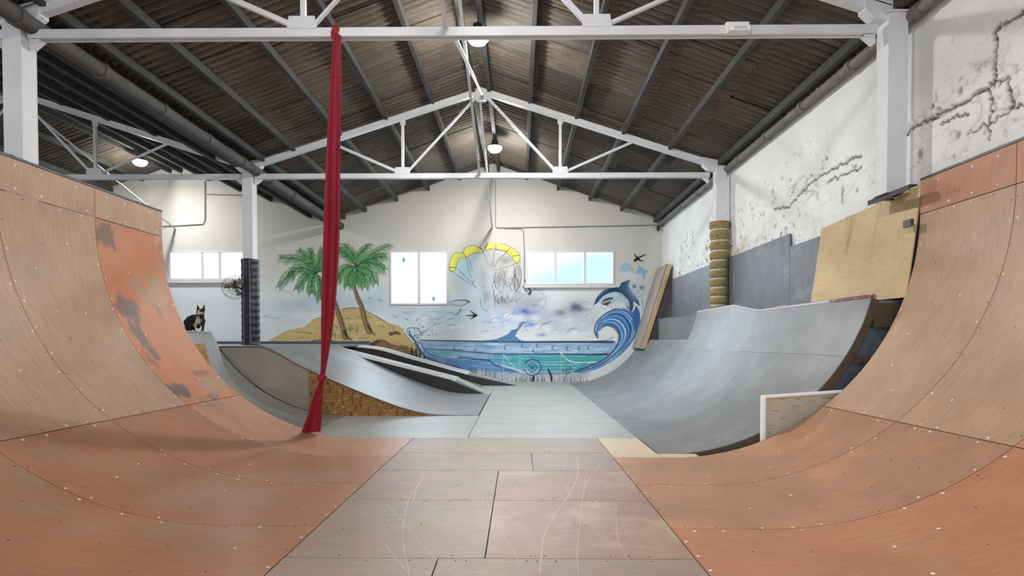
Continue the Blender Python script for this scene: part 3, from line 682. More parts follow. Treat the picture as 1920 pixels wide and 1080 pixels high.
# leaning wall ride wedge in the far right corner
wr = thing('leaning_wall_ride', (3.7, 16.9, 1.0), 'tall leaning grey wedge with a raw wood edge in the far right corner', 'skate ramp')
A0, A1 = (3.60, 1.10), (4.36, 3.58)
MB().prism_y([A0, A1, (A1[0] + .05, A1[1]), (A0[0] + .05, A0[1] - .03)], 16.93, 18.12).build('riding_board', 'greybrown', wr)
MB().prism_y([(A0[0] + .05, A0[1] - .03), (A1[0] + .05, A1[1]), (A1[0] + .16, A1[1] - .02), (A0[0] + .16, A0[1] + .02)], 16.86, 16.94).build('timber_edge', 'raw', wr)
MB().prism_y([(A0[0] + .16, A0[1] + .2), (A1[0] + .15, A1[1] - .06), (4.53, 3.45), (4.53, 1.33), (3.95, 1.33)], 16.95, 17.0).build('side_panel', mk('dark_taupe_board', rgb(96, 92, 90), .7, [(3, .15, O3, 'o')]), wr)

# white framed barrier board in the gap
wb = thing('framed_barrier_board', (3.2, 6.49, 0), 'weathered plank board with a white painted frame beside the right orange ramp', 'board')
pl = [at(1428, 826, Y=6.49), at(1427, 745, Y=6.49), at(1437, 741, Y=6.49), at(1575, 733, Y=6.49)]
x0b, ztl, ztr = pl[0].x, pl[2].z, pl[3].z
MB().prism_y([(x0b + .03, -.02), (x0b + .03, ztl - .03), (3.75, ztr - .02), (3.75, -.02)], 6.475, 6.50).build('plank_face', 'plank', wb)
MB().bar((x0b + .012, 6.485, -.02), (x0b + .012, 6.485, ztl - .02), .05, .055, up=(0, 1, 0)).build('frame_post', 'whitep', wb, bevel=.01)
MB().bar((x0b - .008, 6.485, ztl - .02), (3.75, 6.485, ztr - .0), .055, .035).build('frame_rail', 'whitep', wb, bevel=.01)

# raw plywood sheet above the coping
pb = MB(); q = [(4.17, 8.22, 1.79), (4.30, 6.395, 1.79), (4.455, 6.395, 3.03), (4.38, 8.33, 2.93)]
T = []; 
for i in range(2):
    a = Vector(q[0]).lerp(Vector(q[3]), i); b = Vector(q[1]).lerp(Vector(q[2]), i); T.append([a, b])
pbo = thing('plywood_backboard', (4.3, 7.3, 1.79), 'large raw yellow plywood sheet leaning on the wall above the grey quarter pipe', 'board')
pb.slab(T, (.015, 0, 0)).build('sheet', 'raw', pbo)
p = at(1705, 419, X=4.33); MB().box(4.30, 4.34, p.y - .06, p.y + .06, p.z - .04, p.z + .04).build('bracket', 'coping', pbo)
sb = MB(); sb.box(4.20, 4.29, 6.22, 6.95, 2.975, 2.989); sb.box(4.20, 4.21, 6.22, 6.95, 2.93, 2.975); sb.box(4.29, 4.54, 6.82, 6.90, 2.975, 2.989)
tag(sb.build('steel_bar', 'steel'), 'dark steel bar under the foot of the near right white column', 'beam')

# grey boards along the right wall
for y0, y1, z0, z1, lb in ((14.15, 16.85, 1.33, 3.11, 'blue grey wall board between the leaning wedge and the tan padded column'), (11.95, 14.14, 1.9, 3.10, 'blue grey wall board just behind the tan padded column'),
                           (9.57, 11.94, 1.8, 3.09, 'tall grey wall board right of the tan padded column'), (6.3, 9.56, 1.8, 2.87, 'lower grey wall board partly behind the raw plywood sheet')):
    tag(MB().box(4.505, 4.53, y0, y1, z0, z1).build('wall_board', 'greydark'), lb, 'board', 'grey protective boards on the right wall')

# padded columns
pd = thing('column_padding', (4.33, 12.4, 1.93), 'stack of speckled tan padding rolls strapped round the far right column', 'padding')
zz = 1.935; hs = [.10, .12, .13, .13, .13, .135, .14, .15, .17, .12]; h_sum = sum(hs) + .026 * 9; kf = (3.86 - zz) / h_sum
for i, h in enumerate(hs):
    h *= kf; r = .203 if i < 9 else .212
    prof = [(r - .028, zz)] + [(r - .028 + .028 * math.sin(PI * k / 6) ** .6 + random.uniform(-.003, .003), zz + h * k / 6) for k in range(1, 6)] + [(r - .028 if i < 9 else r, zz + h)]
    MB().lathe((4.33, 12.4), prof, 28).build('padding_roll', 'coir', pd)
    zz += h
    if i < 9: MB().lathe((4.33, 12.4), [(.172, zz - .004), (.178, zz + .012), (.172, zz + .026 * kf + .004)], 28).build('strap', 'tape', pd); zz += .026 * kf
pd = thing('column_padding', (-5.84, 12.4, 1.2), 'tall black shiny wrapped padding round the far left column', 'padding')
prof = []; z_ = 1.225
while z_ < 3.07: prof.append((.185 + .006 * math.sin(z_ * 42) + random.uniform(-.002, .002), z_)); z_ += .03
MB().lathe((-5.84, 12.4), prof + [(.18, 3.08)], 28).build('wrap', 'wrap', pd)
for a_ in (-1.95, -1.2): MB().bar((-5.84 + .19 * math.cos(a_), 12.4 + .19 * math.sin(a_), 1.24), (-5.84 + .19 * math.cos(a_), 12.4 + .19 * math.sin(a_), 3.06), .02, .012, up=(0, 1, 0)).build('seam_tape', mk('shiny_grey_tape', rgb(110, 112, 130), .3), pd)

# ================================================================ LEFT GREY RAMPS
lg = thing('grey_quarter_pipe', (-3.0, 7.66, 0), 'grey quarter pipe behind the left orange ramp with the dog on its deck', 'skate ramp')
PL = Path(-3.0, -3.0001, 2.7, -1); st = PL.s_of_z(1.21)
sA = PL.s_of_z(.62)
for a, b in ((9.0, 9.9),):
    sheet(PL, 0, sA, a, b, 'greytaupe', lg, gap=.001); sheet(PL, sA, st, a, b, 'greytaupe', lg, gap=.001)
xl, zl, _, _ = PL(st)
pts = [PL(PL.Lf + (st - PL.Lf) * i / 18) for i in range(19)]
MB().prism_y([(p[0] - p[2] * .014, max(p[1] - p[3] * .014, -.02)) for p in pts] + [(-5.9, zl - .03), (-5.9, -.02)], 9.87, 9.895).build('side_panel', 'grey', lg)
class PolyPath:
    """profile through given points"""
    Lf = 0
    def __init__(s, P):
        s.P = [np.array(p) for p in cr(P, 6)]; s.S = np.concatenate([[0], np.cumsum([np.linalg.norm(b - a) for a, b in zip(s.P[:-1], s.P[1:])])])
    def __call__(s, t):
        x = np.interp(t, s.S, [p[0] for p in s.P]); z = np.interp(t, s.S, [p[1] for p in s.P]); k = min(max(int(np.searchsorted(s.S, t)), 1), len(s.P) - 1)
        d = s.P[k] - s.P[k - 1]; d = d / np.linalg.norm(d); return float(x), float(z), float(d[1]), float(-d[0])
PN = PolyPath([(-3.0, .002), (-3.35, .03), (-3.66, .095), (-3.96, .215), (-4.27, .43), (-4.50, .64), (-4.65, .865), (-4.72, 1.06), (-4.76, 1.24), (-4.87, 1.44)])
Ln = float(PN.S[-1])
sheet(PN, 0, 1.75, 7.66, 9.0, 'grey', lg, gap=.001); sheet(PN, 1.75, Ln, 7.66, 9.0, 'grey', lg, gap=.001)
MB().box(-6.9, -4.885, 7.66, 9.0, 1.425, 1.452).build('deck', 'grey', lg)
MB().bar((-4.872, 7.66, 1.445), (-4.872, 9.0, 1.445), .03, .022).build('coping', 'galv', lg)
pts = [PN(Ln * i / 22) for i in range(23)]
MB().prism_y([(p[0] - p[2] * .014, max(p[1] - p[3] * .014, -.02)) for p in pts] + [(-6.9, 1.42), (-6.9, -.02)], 8.97, 8.995).build('side_panel', 'grey', lg)
MB().box(-5.95, xl - .012, 9.0, 9.9, zl - .03, zl).build('deck', 'grey', lg)
zs_ = [PN(Ln * i / 200) for i in range(201)]
a0 = next(Ln * i / 200 for i, p in enumerate(zs_) if p[1] > .78); a1 = next(Ln * i / 200 for i, p in enumerate(zs_) if p[1] > 1.255)
sheet(PN, a0, a1, 7.95, 8.62, 'osb', lg, name='osb_patch', th=.008, lift=.010, gap=0)

# roll-in bank with OSB and grey side
rb = thing('bank_ramp', (-2.5, 9.9, 0), 'wide pale grey bank ramp descending from the left deck with an osb side', 'skate ramp')
bp = cr([(-5.2, 1.22), (-4.49, 1.22), (-3.67, .81), (-2.56, .335), (-1.83, .085), (-1.3, .012), (-.70, .004)], 8)
bp = [(-4.49, 1.22)] + [tuple(p) for p in bp if p[0] > -4.44]
for ya, yb in ((9.93, 11.3), (11.3, 12.65), (12.65, 14.02)):
    T = []; B = []; uv = []; ru = random.uniform(0, 30); s = 0
    for i, (x, z) in enumerate(bp):
        if i: s += math.hypot(x - bp[i - 1][0], z - bp[i - 1][1])
        for y in (ya + .001, yb - .001): T.append(Vector((x, y, z + .004))); B.append(Vector((x, y, z - .012))); uv.append((y + ru, s + ru))
    mb = MB(); mb.smooth = True; mb.slab2(T, B, len(bp), 2, uv); mb.build('ply_sheet', 'grey', rb)
low = [(x, max(z - .014, -.01)) for x, z in bp]
cut = -3.66
zc = np.interp(cut, [p[0] for p in low], [p[1] for p in low])
gp_ = [p for p in low if p[0] < cut] + [(cut, zc)]; rr_ = [(cut, zc)] + [p for p in low if p[0] > cut and p[1] > -.009]
arc = [PL(PL.s_of_z(z)) for z in (1.205, 1.0, .8, .6, .45, .3, .2, .125)]
MB().prism_y([(arc[0][0] + .02, 1.205)] + gp_ + [(cut, .09)] + [(p[0] + .02, p[1] + .0) for p in arc[::-1]][:-1], 9.905, 9.925).build('side_panel', 'greybrown', rb)
MB().prism_y(rr_ + [(rr_[-1][0], -.012), (-3.0, -.012), (-3.3, .01), (cut, .08)], 9.905, 9.925).build('side_panel', 'osb', rb)
MB().box(-5.60, -4.49, 9.93, 14.02, 1.19, 1.22).box(-6.1, -5.60, 9.93, 12.1, 1.19, 1.22).box(-6.1, -5.60, 12.7, 14.02, 1.19, 1.22).build('deck', 'grey', rb)
e_ = MB()
for a, b in zip(low[:-1], low[1:]):
    if b[1] > .03: e_.bar((a[0], 9.90, a[1] + .006), (b[0], 9.90, b[1] + .006), .03, .018)
e_.bar((-5.2, 9.9, 1.212), (-4.49, 9.9, 1.212), .03, .018); e_.build('edge_strip', 'edge', rb)
tag(MB().box(-12, -4.7, 14.05, 18.1, 1.17, 1.215).build('back_deck', 'grey'), 'grey deck along the mural wall behind the bank ramp and black padded column', 'platform')
tag(MB().box(-12, -6.11, 9.93, 14.03, 1.17, 1.21).build('back_deck', 'grey'), 'grey deck left of the bank ramp behind the dog', 'platform')
structure(MB().box(-12, -4.72, 18.09, 18.14, 1.215, 1.30).build('baseboard_back', 'strip'))

# black hubba ledges
def hubba(y0, y1, xa, za, xb, zb, xe, label, curved=False):
    t = thing('skate_ledge', ((xa + xb) / 2, y0, 0), label, 'skate ledge', 'black sloping skate ledges with white edges')
    if curved: top = [tuple(p) for p in cr([(xa - .9, za + .0), (xa - .3, za + .02), (xa + .35, za - .06), (xa + 1.1, za - .28), ((xa + xb) / 2 + .3, (za + zb) / 2 - .07), (xb, zb)], 5)]
    else: top = [(xa, za), (xb, zb)]
    sl = (zb - za) / (xb - xa)
    MB().prism_y([(top[0][0], -.01)] + top + [(xe, -.01)], y0, y1).build('body', 'black', t)
    MB().prism_y([(xb - .1, zb - .02), (xb, zb + .006), (xe + .02, -.004), (xe - .02, -.009)], y0 - .002, y1 + .002).build('bank_top', 'greyfloor', t)
    for yy0, w_, h_ in ((y0 - .012, .05, .075), (y1 - .19, .06, .05)):
        e = MB()
        for a, b in zip(top[:-1], top[1:]): e.bar((a[0], yy0 + w_ / 2, a[1]), (b[0] + (.03 if b == top[-1] else 0), yy0 + w_ / 2, b[1]), w_, h_)
        e.build('white_edge', 'whitep', t)
    e = MB()
    for a, b in zip(top[:-1], top[1:]): e.bar((a[0], (y0 + y1) / 2, a[1] + .004), (b[0], (y0 + y1) / 2, b[1] + .004), (y1 - y0) * .45, .02)
    e.build('top_board', mk('lavender_grey_board', rgb(176, 176, 186), .45), t)
hubba(14.06, 14.85, -4.69, 1.15, -1.56, .355, -.80, 'black sided skate ledge with white edges right behind the bank ramp')
hubba(16.7, 17.5, -4.4, 1.14, -1.49, .36, .02, 'black sided skate ledge with a curved white top against the mural', True)
fb = MB().prism_y([(-4.68, -.01), (-4.68, 1.0), (-1.9, .28), (-1.0, -.008)], 14.87, 16.68)
tag(fb.build('bank_between', 'grey'), 'grey sloping bank between the two black ledges', 'skate ramp').name = 'sloping_bank'

# ================================================================ RED AERIAL SILK
sk = thing('aerial_silk', (-2.13, 6.6, 0), 'long red aerial silk hanging from the near tie beam down to the ramp', 'fabric')
def cloth(rows_, name, k=5, seed=1, n=56):
    mb = MB(); vs = []; rr = random.Random(seed); ph = [rr.uniform(0, 6.3) for _ in range(4)]
    for j, (x, y, z, w_) in enumerate(rows_):
        for i in range(n):
            a = 2 * PI * i / n; s_ = j / len(rows_)
            fold = .34 * math.sin(k * a + ph[0] + 2.2 * s_) + .22 * math.sin((2 * k + 1) * a + ph[1] - 3 * s_)
            rx = w_ / 2 * (1 + .25 * fold); ry = w_ * .30 * (1 + 1.2 * fold)
            vs.append((x + rx * math.cos(a), y + ry * math.sin(a), z))
    m_ = len(rows_); fs = [(j * n + i, j * n + (i + 1) % n, (j + 1) * n + (i + 1) % n, (j + 1) * n + i) for j in range(m_ - 1) for i in range(n)]
    fs += [tuple(range(n)), tuple((m_ - 1) * n + i for i in range(n))[::-1]]; mb.smooth = True
    o = mb.add(vs, fs).build(name, 'silk', sk)
    for p in o.data.polygons: p.use_smooth = True
    return o
spx = [(632, 66, 13), (631, 80, 14), (630, 120, 17), (627, 200, 20.5), (624, 300, 24), (622, 400, 27), (619, 500, 27.5), (614, 600, 22), (609.5, 660, 14), (606, 695, 9), (604, 704, 8)]
def sy(py): return 6.62 + .60 * ((py - 62) / 645)
rows_ = []
for px, py, wd in cr(spx, 6): p = at(px, py, Y=sy(py)); rows_.append((p.x, p.y, p.z, wd * sy(py) / F))
cloth(rows_, 'upper_drape', 5, 2)
rows_ = []
for px, py, wd in cr([(603, 712, 8), (601, 722, 10), (596, 745, 17), (590, 780, 25), (584, 809, 32)], 6):
    Yt = 7.22 + .26 * (py - 712) / 97; p = at(px, py, Y=Yt); rows_.append((p.x, p.y, p.z, wd * Yt / F))
cloth(rows_, 'tail', 4, 5)
kn = MB(); p = at(603.5, 708, Y=7.21)
for j, (tl, rr_) in enumerate(((.5, .034), (-.6, .034), (.1, .038))):
    ring = []
    for i in range(16):
        a = 2 * PI * i / 16; v = Vector((math.cos(a) * .03, math.sin(a) * .035, math.sin(a + j) * .02)); v.rotate(Euler((0, tl, 0))); ring.append(p + v)
    kn.tube(ring, rr_ * .75, 10, closed=True)
kn.build('knot', 'silk', sk)
wp = MB(); p = at(632, 62, Y=6.69)
for dx in (-.022, .0, .024):
    ring = [(p.x + dx + .01 * math.sin(3 * a), 6.69 + .078 * math.cos(a) * 1.05, 4.87 + .078 * math.sin(a)) for a in [2 * PI * i / 20 for i in range(20)]]
    wp.tube(ring, .019, 8, closed=True)
wp.build('beam_wrap', 'silk', sk)

# ================================================================ SMALL WALL THINGS
def conduit(pts, label, r=.014, name='conduit_pipe', Y=WALLY - .035, mat='conduit'):
    P = [at(a, b, Y=Y) for a, b in pts]
    tag(MB().tube(P, r, 8).build(name, mat), label, 'pipe')
conduit([(929, 338), (929, 424), (932, 427), (1060, 425), (1236, 422)], 'thin grey conduit dropping from the roof then running right along the far wall')
conduit([(946, 428), (976, 428), (981, 432), (983, 470), (983, 538)], 'thin grey conduit hooked down beside the three paned window')
conduit([(384, 340), (384, 412), (380, 420), (330, 423), (304, 424)], 'thin grey conduit bending left on the side bay wall')
conduit([(384, 364), (458, 366)], 'short level conduit on the wall left of the far left column')
cam_ = thing('security_camera', tuple(at(1234, 430, Y=18.0)), 'tiny dark camera high in the far right corner', 'camera')
p = at(1234, 428, Y=18.0); MB().box(p.x - .03, p.x + .03, 17.98, 18.13, p.z - .0, p.z + .05).build('bracket', 'steel', cam_); MB().lathe((p.x, 17.98), [(.01, p.z - .1), (.045, p.z - .06), (.045, p.z)], 12).build('dome', 'steel', cam_)

# fan on the column
fn = thing('column_fan', (-6.2, 12.2, 2.75), 'small dark caged fan fixed to the far left column before the bright window', 'fan')
fc = at(441, 538, Y=12.15); ax = Vector((.45, -.75, -.45)).normalized(); u = ax.cross(Vector((0, 0, 1))).normalized(); v = u.cross(ax)
R_ = .26
cg = MB()
for rr_, dd in ((R_, 0), (R_ * .98, .07), (R_ * .55, .085), (R_ * .55, -.06), (R_ * .2, .09)):
    cg.tube([fc + ax * dd + (u * math.cos(a) + v * math.sin(a)) * rr_ for a in [2 * PI * i / 24 for i in range(24)]], .004, 5, closed=True)
for i in range(20):
    a = 2 * PI * i / 20; d_ = u * math.cos(a) + v * math.sin(a)
    cg.tube([fc + ax * .09 + d_ * .04, fc + ax * .085 + d_ * R_ * .55, fc + ax * .06 + d_ * R_ * .95, fc + d_ * R_, fc - ax * .06 + d_ * R_ * .55, fc - ax * .07 + d_ * .05], .0018, 4)
cg.build('cage', 'steel', fn)
MB().tube([fc - ax * .22, fc - ax * .20, fc - ax * .06, fc - ax * .04], [.04, .07, .07, .03], 14).build('motor', mk('fan_motor_brown', rgb(90, 62, 50), .5), fn)
for k in range(3):
    a = 2 * PI * k / 3; d_ = u * math.cos(a) + v * math.sin(a); e_ = u * -math.sin(a) + v * math.cos(a)
    MB().slab([[fc + d_ * .04 - e_ * .02, fc + d_ * .04 + e_ * .03 + ax * .01], [fc + d_ * .22 - e_ * .05 - ax * .01, fc + d_ * .20 + e_ * .07 + ax * .03]], tuple(ax * .003)).build('blade', 'conduit', fn)
MB().tube([fc - ax * .12, Vector((-6.02, 12.3, fc.z - .02)), Vector((-5.97, 12.4, fc.z - .02))], .018, 8).build('arm', 'steel', fn)

bg_ = MB(); p = at(52, 291, X=-4.86)
for k in range(5):
    c = Vector((-4.92 - .02 * k, p.y - .22 + .1 * k, 3.045)); bg_.lathe((c.x, c.y), [(.01, c.z), (.07, c.z + .005), (.075, c.z + .03), (.04, c.z + .05 + .012 * (k % 2)), (.005, c.z + .06)], 10)
tag(bg_.build('cloth_bundle', 'blackcloth'), 'small dark bundle lying on the top edge of the left ramp by the column', 'cloth')

# ================================================================ DOG
def dog():
    bm = bmesh.new()
    def ell(c, r, rot=(0, 0, 0)):
        m_ = Matrix.Translation(c) @ Euler(rot).to_matrix().to_4x4() @ Matrix.Diagonal((*r, 1))
        bmesh.ops.create_uvsphere(bm, u_segments=20, v_segments=12, radius=1, matrix=m_)
    def limb(a, b, r0, r1):
        a = Vector(a); b = Vector(b); n_ = 8
        for i in range(n_ + 1):
            t_ = i / n_; ell(a.lerp(b, t_), (r0 + (r1 - r0) * t_,) * 3)
    # hunched body: rump at -x low on the deck, chest at +x, head turned to the camera (-y); metres
    ell((-.115, .05, .135), (.085, .085, .105)); ell((-.06, .03, .17), (.09, .078, .085)); ell((.01, .01, .175), (.08, .07, .085)); ell((.055, -.015, .17), (.062, .06, .09))
    limb((.06, -.02, .21), (.085, -.05, .27), .058, .052)
    # head with cheeks and muzzle
    ell((.092, -.06, .288), (.056, .056, .048)); limb((.095, -.10, .272), (.100, -.15, .255), .032, .019)
    ell((.060, -.08, .268), (.026, .028, .024)); ell((.126, -.08, .268), (.026, .028, .024))
    for sx_ in (-1, 1):
        for i in range(9):
            t_ = i / 8; ell((.092 + sx_ * (.036 + .016 * t_), -.052 + .004 * t_, .318 + .082 * t_), (.026 * (1 - t_) + .003, .012 * (1 - t_) + .003, .016))
    # near front leg straight, the other bent forward with a white paw
    limb((.095, .0, .16), (.105, -.02, .09), .034, .021); limb((.105, -.02, .09), (.105, -.03, .022), .019, .016); ell((.108, -.045, .014), (.020, .028, .014))
    limb((.035, -.05, .15), (.015, -.085, .085), .034, .022); limb((.015, -.085, .085), (.055, -.105, .025), .020, .016); ell((.062, -.12, .015), (.022, .026, .014))
    # folded hind legs: thigh, hock and long foot on the deck
    for sx_, yy_ in ((-.10, -.02), (-.10, .12)):
        limb((sx_ - .03, yy_ + .02, .13), (sx_ + .05, yy_ - .01, .085), .065, .042); limb((sx_ + .05, yy_ - .01, .085), (sx_ - .035, yy_, .045), .028, .018)
        limb((sx_ - .035, yy_, .04), (sx_ + .03, yy_ - .015, .016), .017, .016)
    pts_ = cr([(-.185, .09, .12), (-.205, .08, .07), (-.17, .02, .03), (-.12, -.04, .022)], 5)
    for i, p_ in enumerate(pts_): ell(tuple(p_), (.020 + .006 * math.sin(PI * i / len(pts_)),) * 3)
    me = bpy.data.meshes.new('dog'); bm.to_mesh(me); bm.free()
    o = bpy.data.objects.new('dog', me); COL.objects.link(o)
    md = o.modifiers.new('r', 'REMESH'); md.mode = 'VOXEL'; md.voxel_size = .0055; md.use_smooth_shade = True
    s_ = o.modifiers.new('s', 'SMOOTH'); s_.iterations = 3; s_.factor = .5
    dg = bpy.context.evaluated_depsgraph_get(); me2 = bpy.data.meshes.new_from_object(o.evaluated_get(dg)); o.modifiers.clear(); o.data = me2
    n_ = len(me2.vertices); co = np.empty(n_ * 3); me2.vertices.foreach_get('co', co); co = co.reshape(-1, 3)
    c = np.tile(np.array(rgb(26, 22, 24)[:3]), (n_, 1)); tan_ = np.array(rgb(188, 160, 136)[:3]); wh = np.array(rgb(226, 222, 220)[:3])
    X, Y_, Z_ = co.T
    chest = (np.hypot((X - .062) / .034, (Z_ - .165) / .062) < 1 + .25 * np.sin(X * 260)) & (Y_ < -.035) & (Z_ < .245); c[chest] = wh * .75
    c[(Y_ < -.115) & (Z_ > .22) & (Z_ < .283)] = tan_
    c[(np.hypot(np.abs(X - .093) - .036, (Z_ - .262) * 1.1) < .026) & (Y_ < -.07) & (Z_ > .23)] = tan_
    c[(np.abs(X - .096) < .008) & (Y_ < -.10) & (Z_ > .275) & (Z_ < .315)] = wh
    c[(X < .085) & (X > 0) & (Y_ < -.07) & (Z_ < .04)] = wh; c[(X < .09) & (X > -.01) & (Y_ < -.06) & (Z_ >= .04) & (Z_ < .12)] = tan_ * .8
    ca = me2.color_attributes.new('Col', 'FLOAT_COLOR', 'POINT'); cc = np.ones((n_, 4)); cc[:, :3] = c; ca.data.foreach_set('color', cc.ravel())
    me2.materials.clear(); me2.materials.append(M['blackfur'])
    for p_ in me2.polygons: p_.use_smooth = True
    tag(o, 'small black dog with white chest and tan muzzle crouched on the grey deck', 'dog')
    for nm, c_, r_, mt in (('nose', (.101, -.168, .262), .010, 'nose'), ('eye', (.072, -.109, .299), .008, 'nose'), ('eye', (.114, -.109, .298), .008, 'nose')):
        b_ = bmesh.new(); bmesh.ops.create_uvsphere(b_, u_segments=10, v_segments=8, radius=r_, matrix=Matrix.Translation(c_)); m3 = bpy.data.meshes.new(nm); b_.to_mesh(m3); b_.free()
        e = bpy.data.objects.new(nm, m3); COL.objects.link(e); e.parent = o; m3.materials.append(M[mt])
    return o
dg_ = dog(); dg_.location = (-4.985, 8.80, 1.455); dg_.scale = (1.03, 1.03, 1.03)

# ================================================================ MURAL
def mural():
    st = .0135; k = 1
    x0, x1, z0, z1 = -11.9, 4.54, .02, 4.42
    xs = np.arange(x0, x1, st); zs = np.arange(z0, z1, st); GX, GZ = np.meshgrid(xs, zs, indexing='ij')
    A = np.zeros(GX.shape); C = np.zeros(GX.shape + (3,)); YM = WALLY - .004; PX = YM / F
    def W(p): q_ = at(p[0], p[1], Y=YM); return q_.x, q_.z
    def win(lo, hi):
        i0 = max(int((lo[0] - x0) / st), 0); i1 = min(int((hi[0] - x0) / st) + 2, len(xs)); j0 = max(int((lo[1] - z0) / st), 0); j1 = min(int((hi[1] - z0) / st) + 2, len(zs))
        return (slice(i0, i1), slice(j0, j1)) if i1 > i0 and j1 > j0 else None
    def put(sl, m_, col, rgb_lin=None):
        c = np.array(rgb(*col)[:3]); m3 = m_[..., None]
        a = A[sl]; na = m_ + a * (1 - m_)
        C[sl] = np.where(na[..., None] > 1e-5, (c * m3 + C[sl] * (a * (1 - m_))[..., None]) / np.maximum(na, 1e-5)[..., None], C[sl]); A[sl] = na
    def stroke(pts, w0, w1, col, a=1.0, soft=.35, smooth=True, mid=None):
        P = cr(pts, 5) if smooth and len(pts) > 2 else [np.array(p, float) for p in pts]
        Q = [np.array(W(p)) for p in P]; n_ = len(Q); ws = [(w0 + (w1 - w0) * i / max(n_ - 1, 1)) if mid is None else (w0 + (mid - w0) * 2 * i / (n_ - 1) if i < n_ / 2 else mid + (w1 - mid) * (2 * i / (n_ - 1) - 1)) for i in range(n_)]
        mw = max(ws) * PX + 2 * st; q_ = np.array(Q); sl = win(q_.min(0) - mw, q_.max(0) + mw)
        if sl is None: return
        x, z = GX[sl], GZ[sl]; best = np.zeros(x.shape)
        for i in range(n_ - 1):
            p0, p1 = Q[i], Q[i + 1]; d = p1 - p0; L2 = max(d @ d, 1e-9); t = np.clip(((x - p0[0]) * d[0] + (z - p0[1]) * d[1]) / L2, 0, 1)
            r = np.hypot(x - p0[0] - t * d[0], z - p0[1] - t * d[1]); hw = (ws[i] + (ws[i + 1] - ws[i]) * t) * PX / 2
            sf = np.maximum(hw * soft * 2, st * .9); best = np.maximum(best, np.clip((hw + sf / 2 - r) / sf, 0, 1))
        put(sl, best * a, col)
    def poly(pts, col, a=1.0, smooth=True, grain=0, soft=0):
        P = cr(list(pts) + [pts[0]], 5)[:-1] if smooth else pts
        Q = np.array([W(p) for p in P]); sl = win(Q.min(0) - .05 - soft, Q.max(0) + .05 + soft)
        if sl is None: return
        x, z = GX[sl], GZ[sl]; ins = np.zeros(x.shape, bool); dmin = np.full(x.shape, 9.)
        for i in range(len(Q)):
            a0, b0 = Q[i], Q[(i + 1) % len(Q)]
            cnd = (a0[1] > z) != (b0[1] > z)
            if abs(b0[1] - a0[1]) > 1e-9: ins ^= cnd & (x < (b0[0] - a0[0]) * (z - a0[1]) / (b0[1] - a0[1]) + a0[0])
            d = b0 - a0; L2 = max(d @ d, 1e-9); t = np.clip(((x - a0[0]) * d[0] + (z - a0[1]) * d[1]) / L2, 0, 1); dmin = np.minimum(dmin, np.hypot(x - a0[0] - t * d[0], z - a0[1] - t * d[1]))
        sd = np.where(ins, dmin, -dmin); sf = max(st, soft * PX * 2 if soft > 1 else soft)
        m_ = np.clip(sd / sf + .5, 0, 1) * a
        if grain: m_ = m_ * (1 - grain + grain * np.clip(fbm(x * 2.2, z * 9, 4, int(abs(Q[0][0]) * 10)) * 2 - .1, 0, 1))
        put(sl, m_, col)
    def blob(cx, cy, rx, ry, col, a=.6, n_=.6, seed=0):
        c = W((cx, cy)); rx *= PX; ry *= PX; sl = win((c[0] - 2 * rx, c[1] - 2 * ry), (c[0] + 2 * rx, c[1] + 2 * ry))
        if sl is None: return
        x, z = GX[sl], GZ[sl]; nn = fbm(x * 1.9 / max(rx, .3) , z * 1.9 / max(rx, .3), 4, seed + int(cx))
        r = ((x - c[0]) / rx) ** 2 + ((z - c[1]) / ry) ** 2
        m_ = np.exp(-r * 1.6) * np.clip(1 - n_ + n_ * 2.2 * nn, 0, 1.3) * a; m_ = np.where(m_ < .03, 0, m_); put(sl, np.clip(m_, 0, 1), col)
    rnd = random.Random(11)
    # ---- pale sky ground the whole picture is painted on, with an uneven upper edge
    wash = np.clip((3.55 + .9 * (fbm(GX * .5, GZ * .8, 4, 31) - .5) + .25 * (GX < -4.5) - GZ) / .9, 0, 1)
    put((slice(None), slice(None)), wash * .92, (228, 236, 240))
    # ---- sky washes and clouds
    for c in ((560, 575, 45, 22, (170, 195, 225), .5), (620, 560, 60, 26, (176, 204, 228), .4), (535, 600, 40, 16, (176, 200, 226), .4), (700, 560, 40, 24, (168, 206, 222), .5), (720, 545, 30, 14, (150, 205, 220), .4),
              (760, 585, 60, 20, (168, 190, 215), .45), (800, 600, 60, 20, (150, 198, 216), .5), (850, 590, 60, 26, (150, 200, 222), .55), (890, 540, 40, 50, (160, 205, 228), .45), (870, 505, 30, 26, (150, 200, 228), .45),
              (930, 600, 50, 30, (150, 190, 225), .5), (990, 590, 60, 26, (120, 150, 205), .5), (1040, 600, 60, 26, (180, 185, 200), .5), (1080, 580, 34, 20, (150, 150, 172), .55), (960, 570, 50, 26, (176, 188, 214), .5),
              (1010, 560, 40, 26, (186, 190, 200), .5), (1060, 615, 60, 14, (170, 190, 215), .4), (840, 625, 60, 12, (186, 196, 212), .35), (1110, 600, 30, 20, (170, 178, 190), .4), (550, 620, 60, 14, (190, 204, 220), .3)):
        blob(*c[:4], c[4], c[5])
    for c in ((1050, 586, 14, 7, (86, 88, 130), .8), (1079, 575, 12, 9, (70, 74, 112), .85), (1084, 580, 20, 6, (90, 96, 130), .6), (985, 584, 24, 8, (60, 95, 190), .8), (1000, 578, 14, 6, (50, 80, 170), .7), (1015, 628, 12, 4, (80, 130, 200), .7), (990, 607, 14, 6, (90, 150, 210), .6)):
        blob(*c[:4], c[4], c[5], .3)
    for c in ((975, 596, 12, 9), (1003, 596, 12, 7), (950, 590, 12, 10), (1040, 565, 24, 20), (925, 596, 8, 12), (560, 590, 26, 14), (790, 596, 26, 10)): blob(*c, (232, 232, 236), .75, .2)
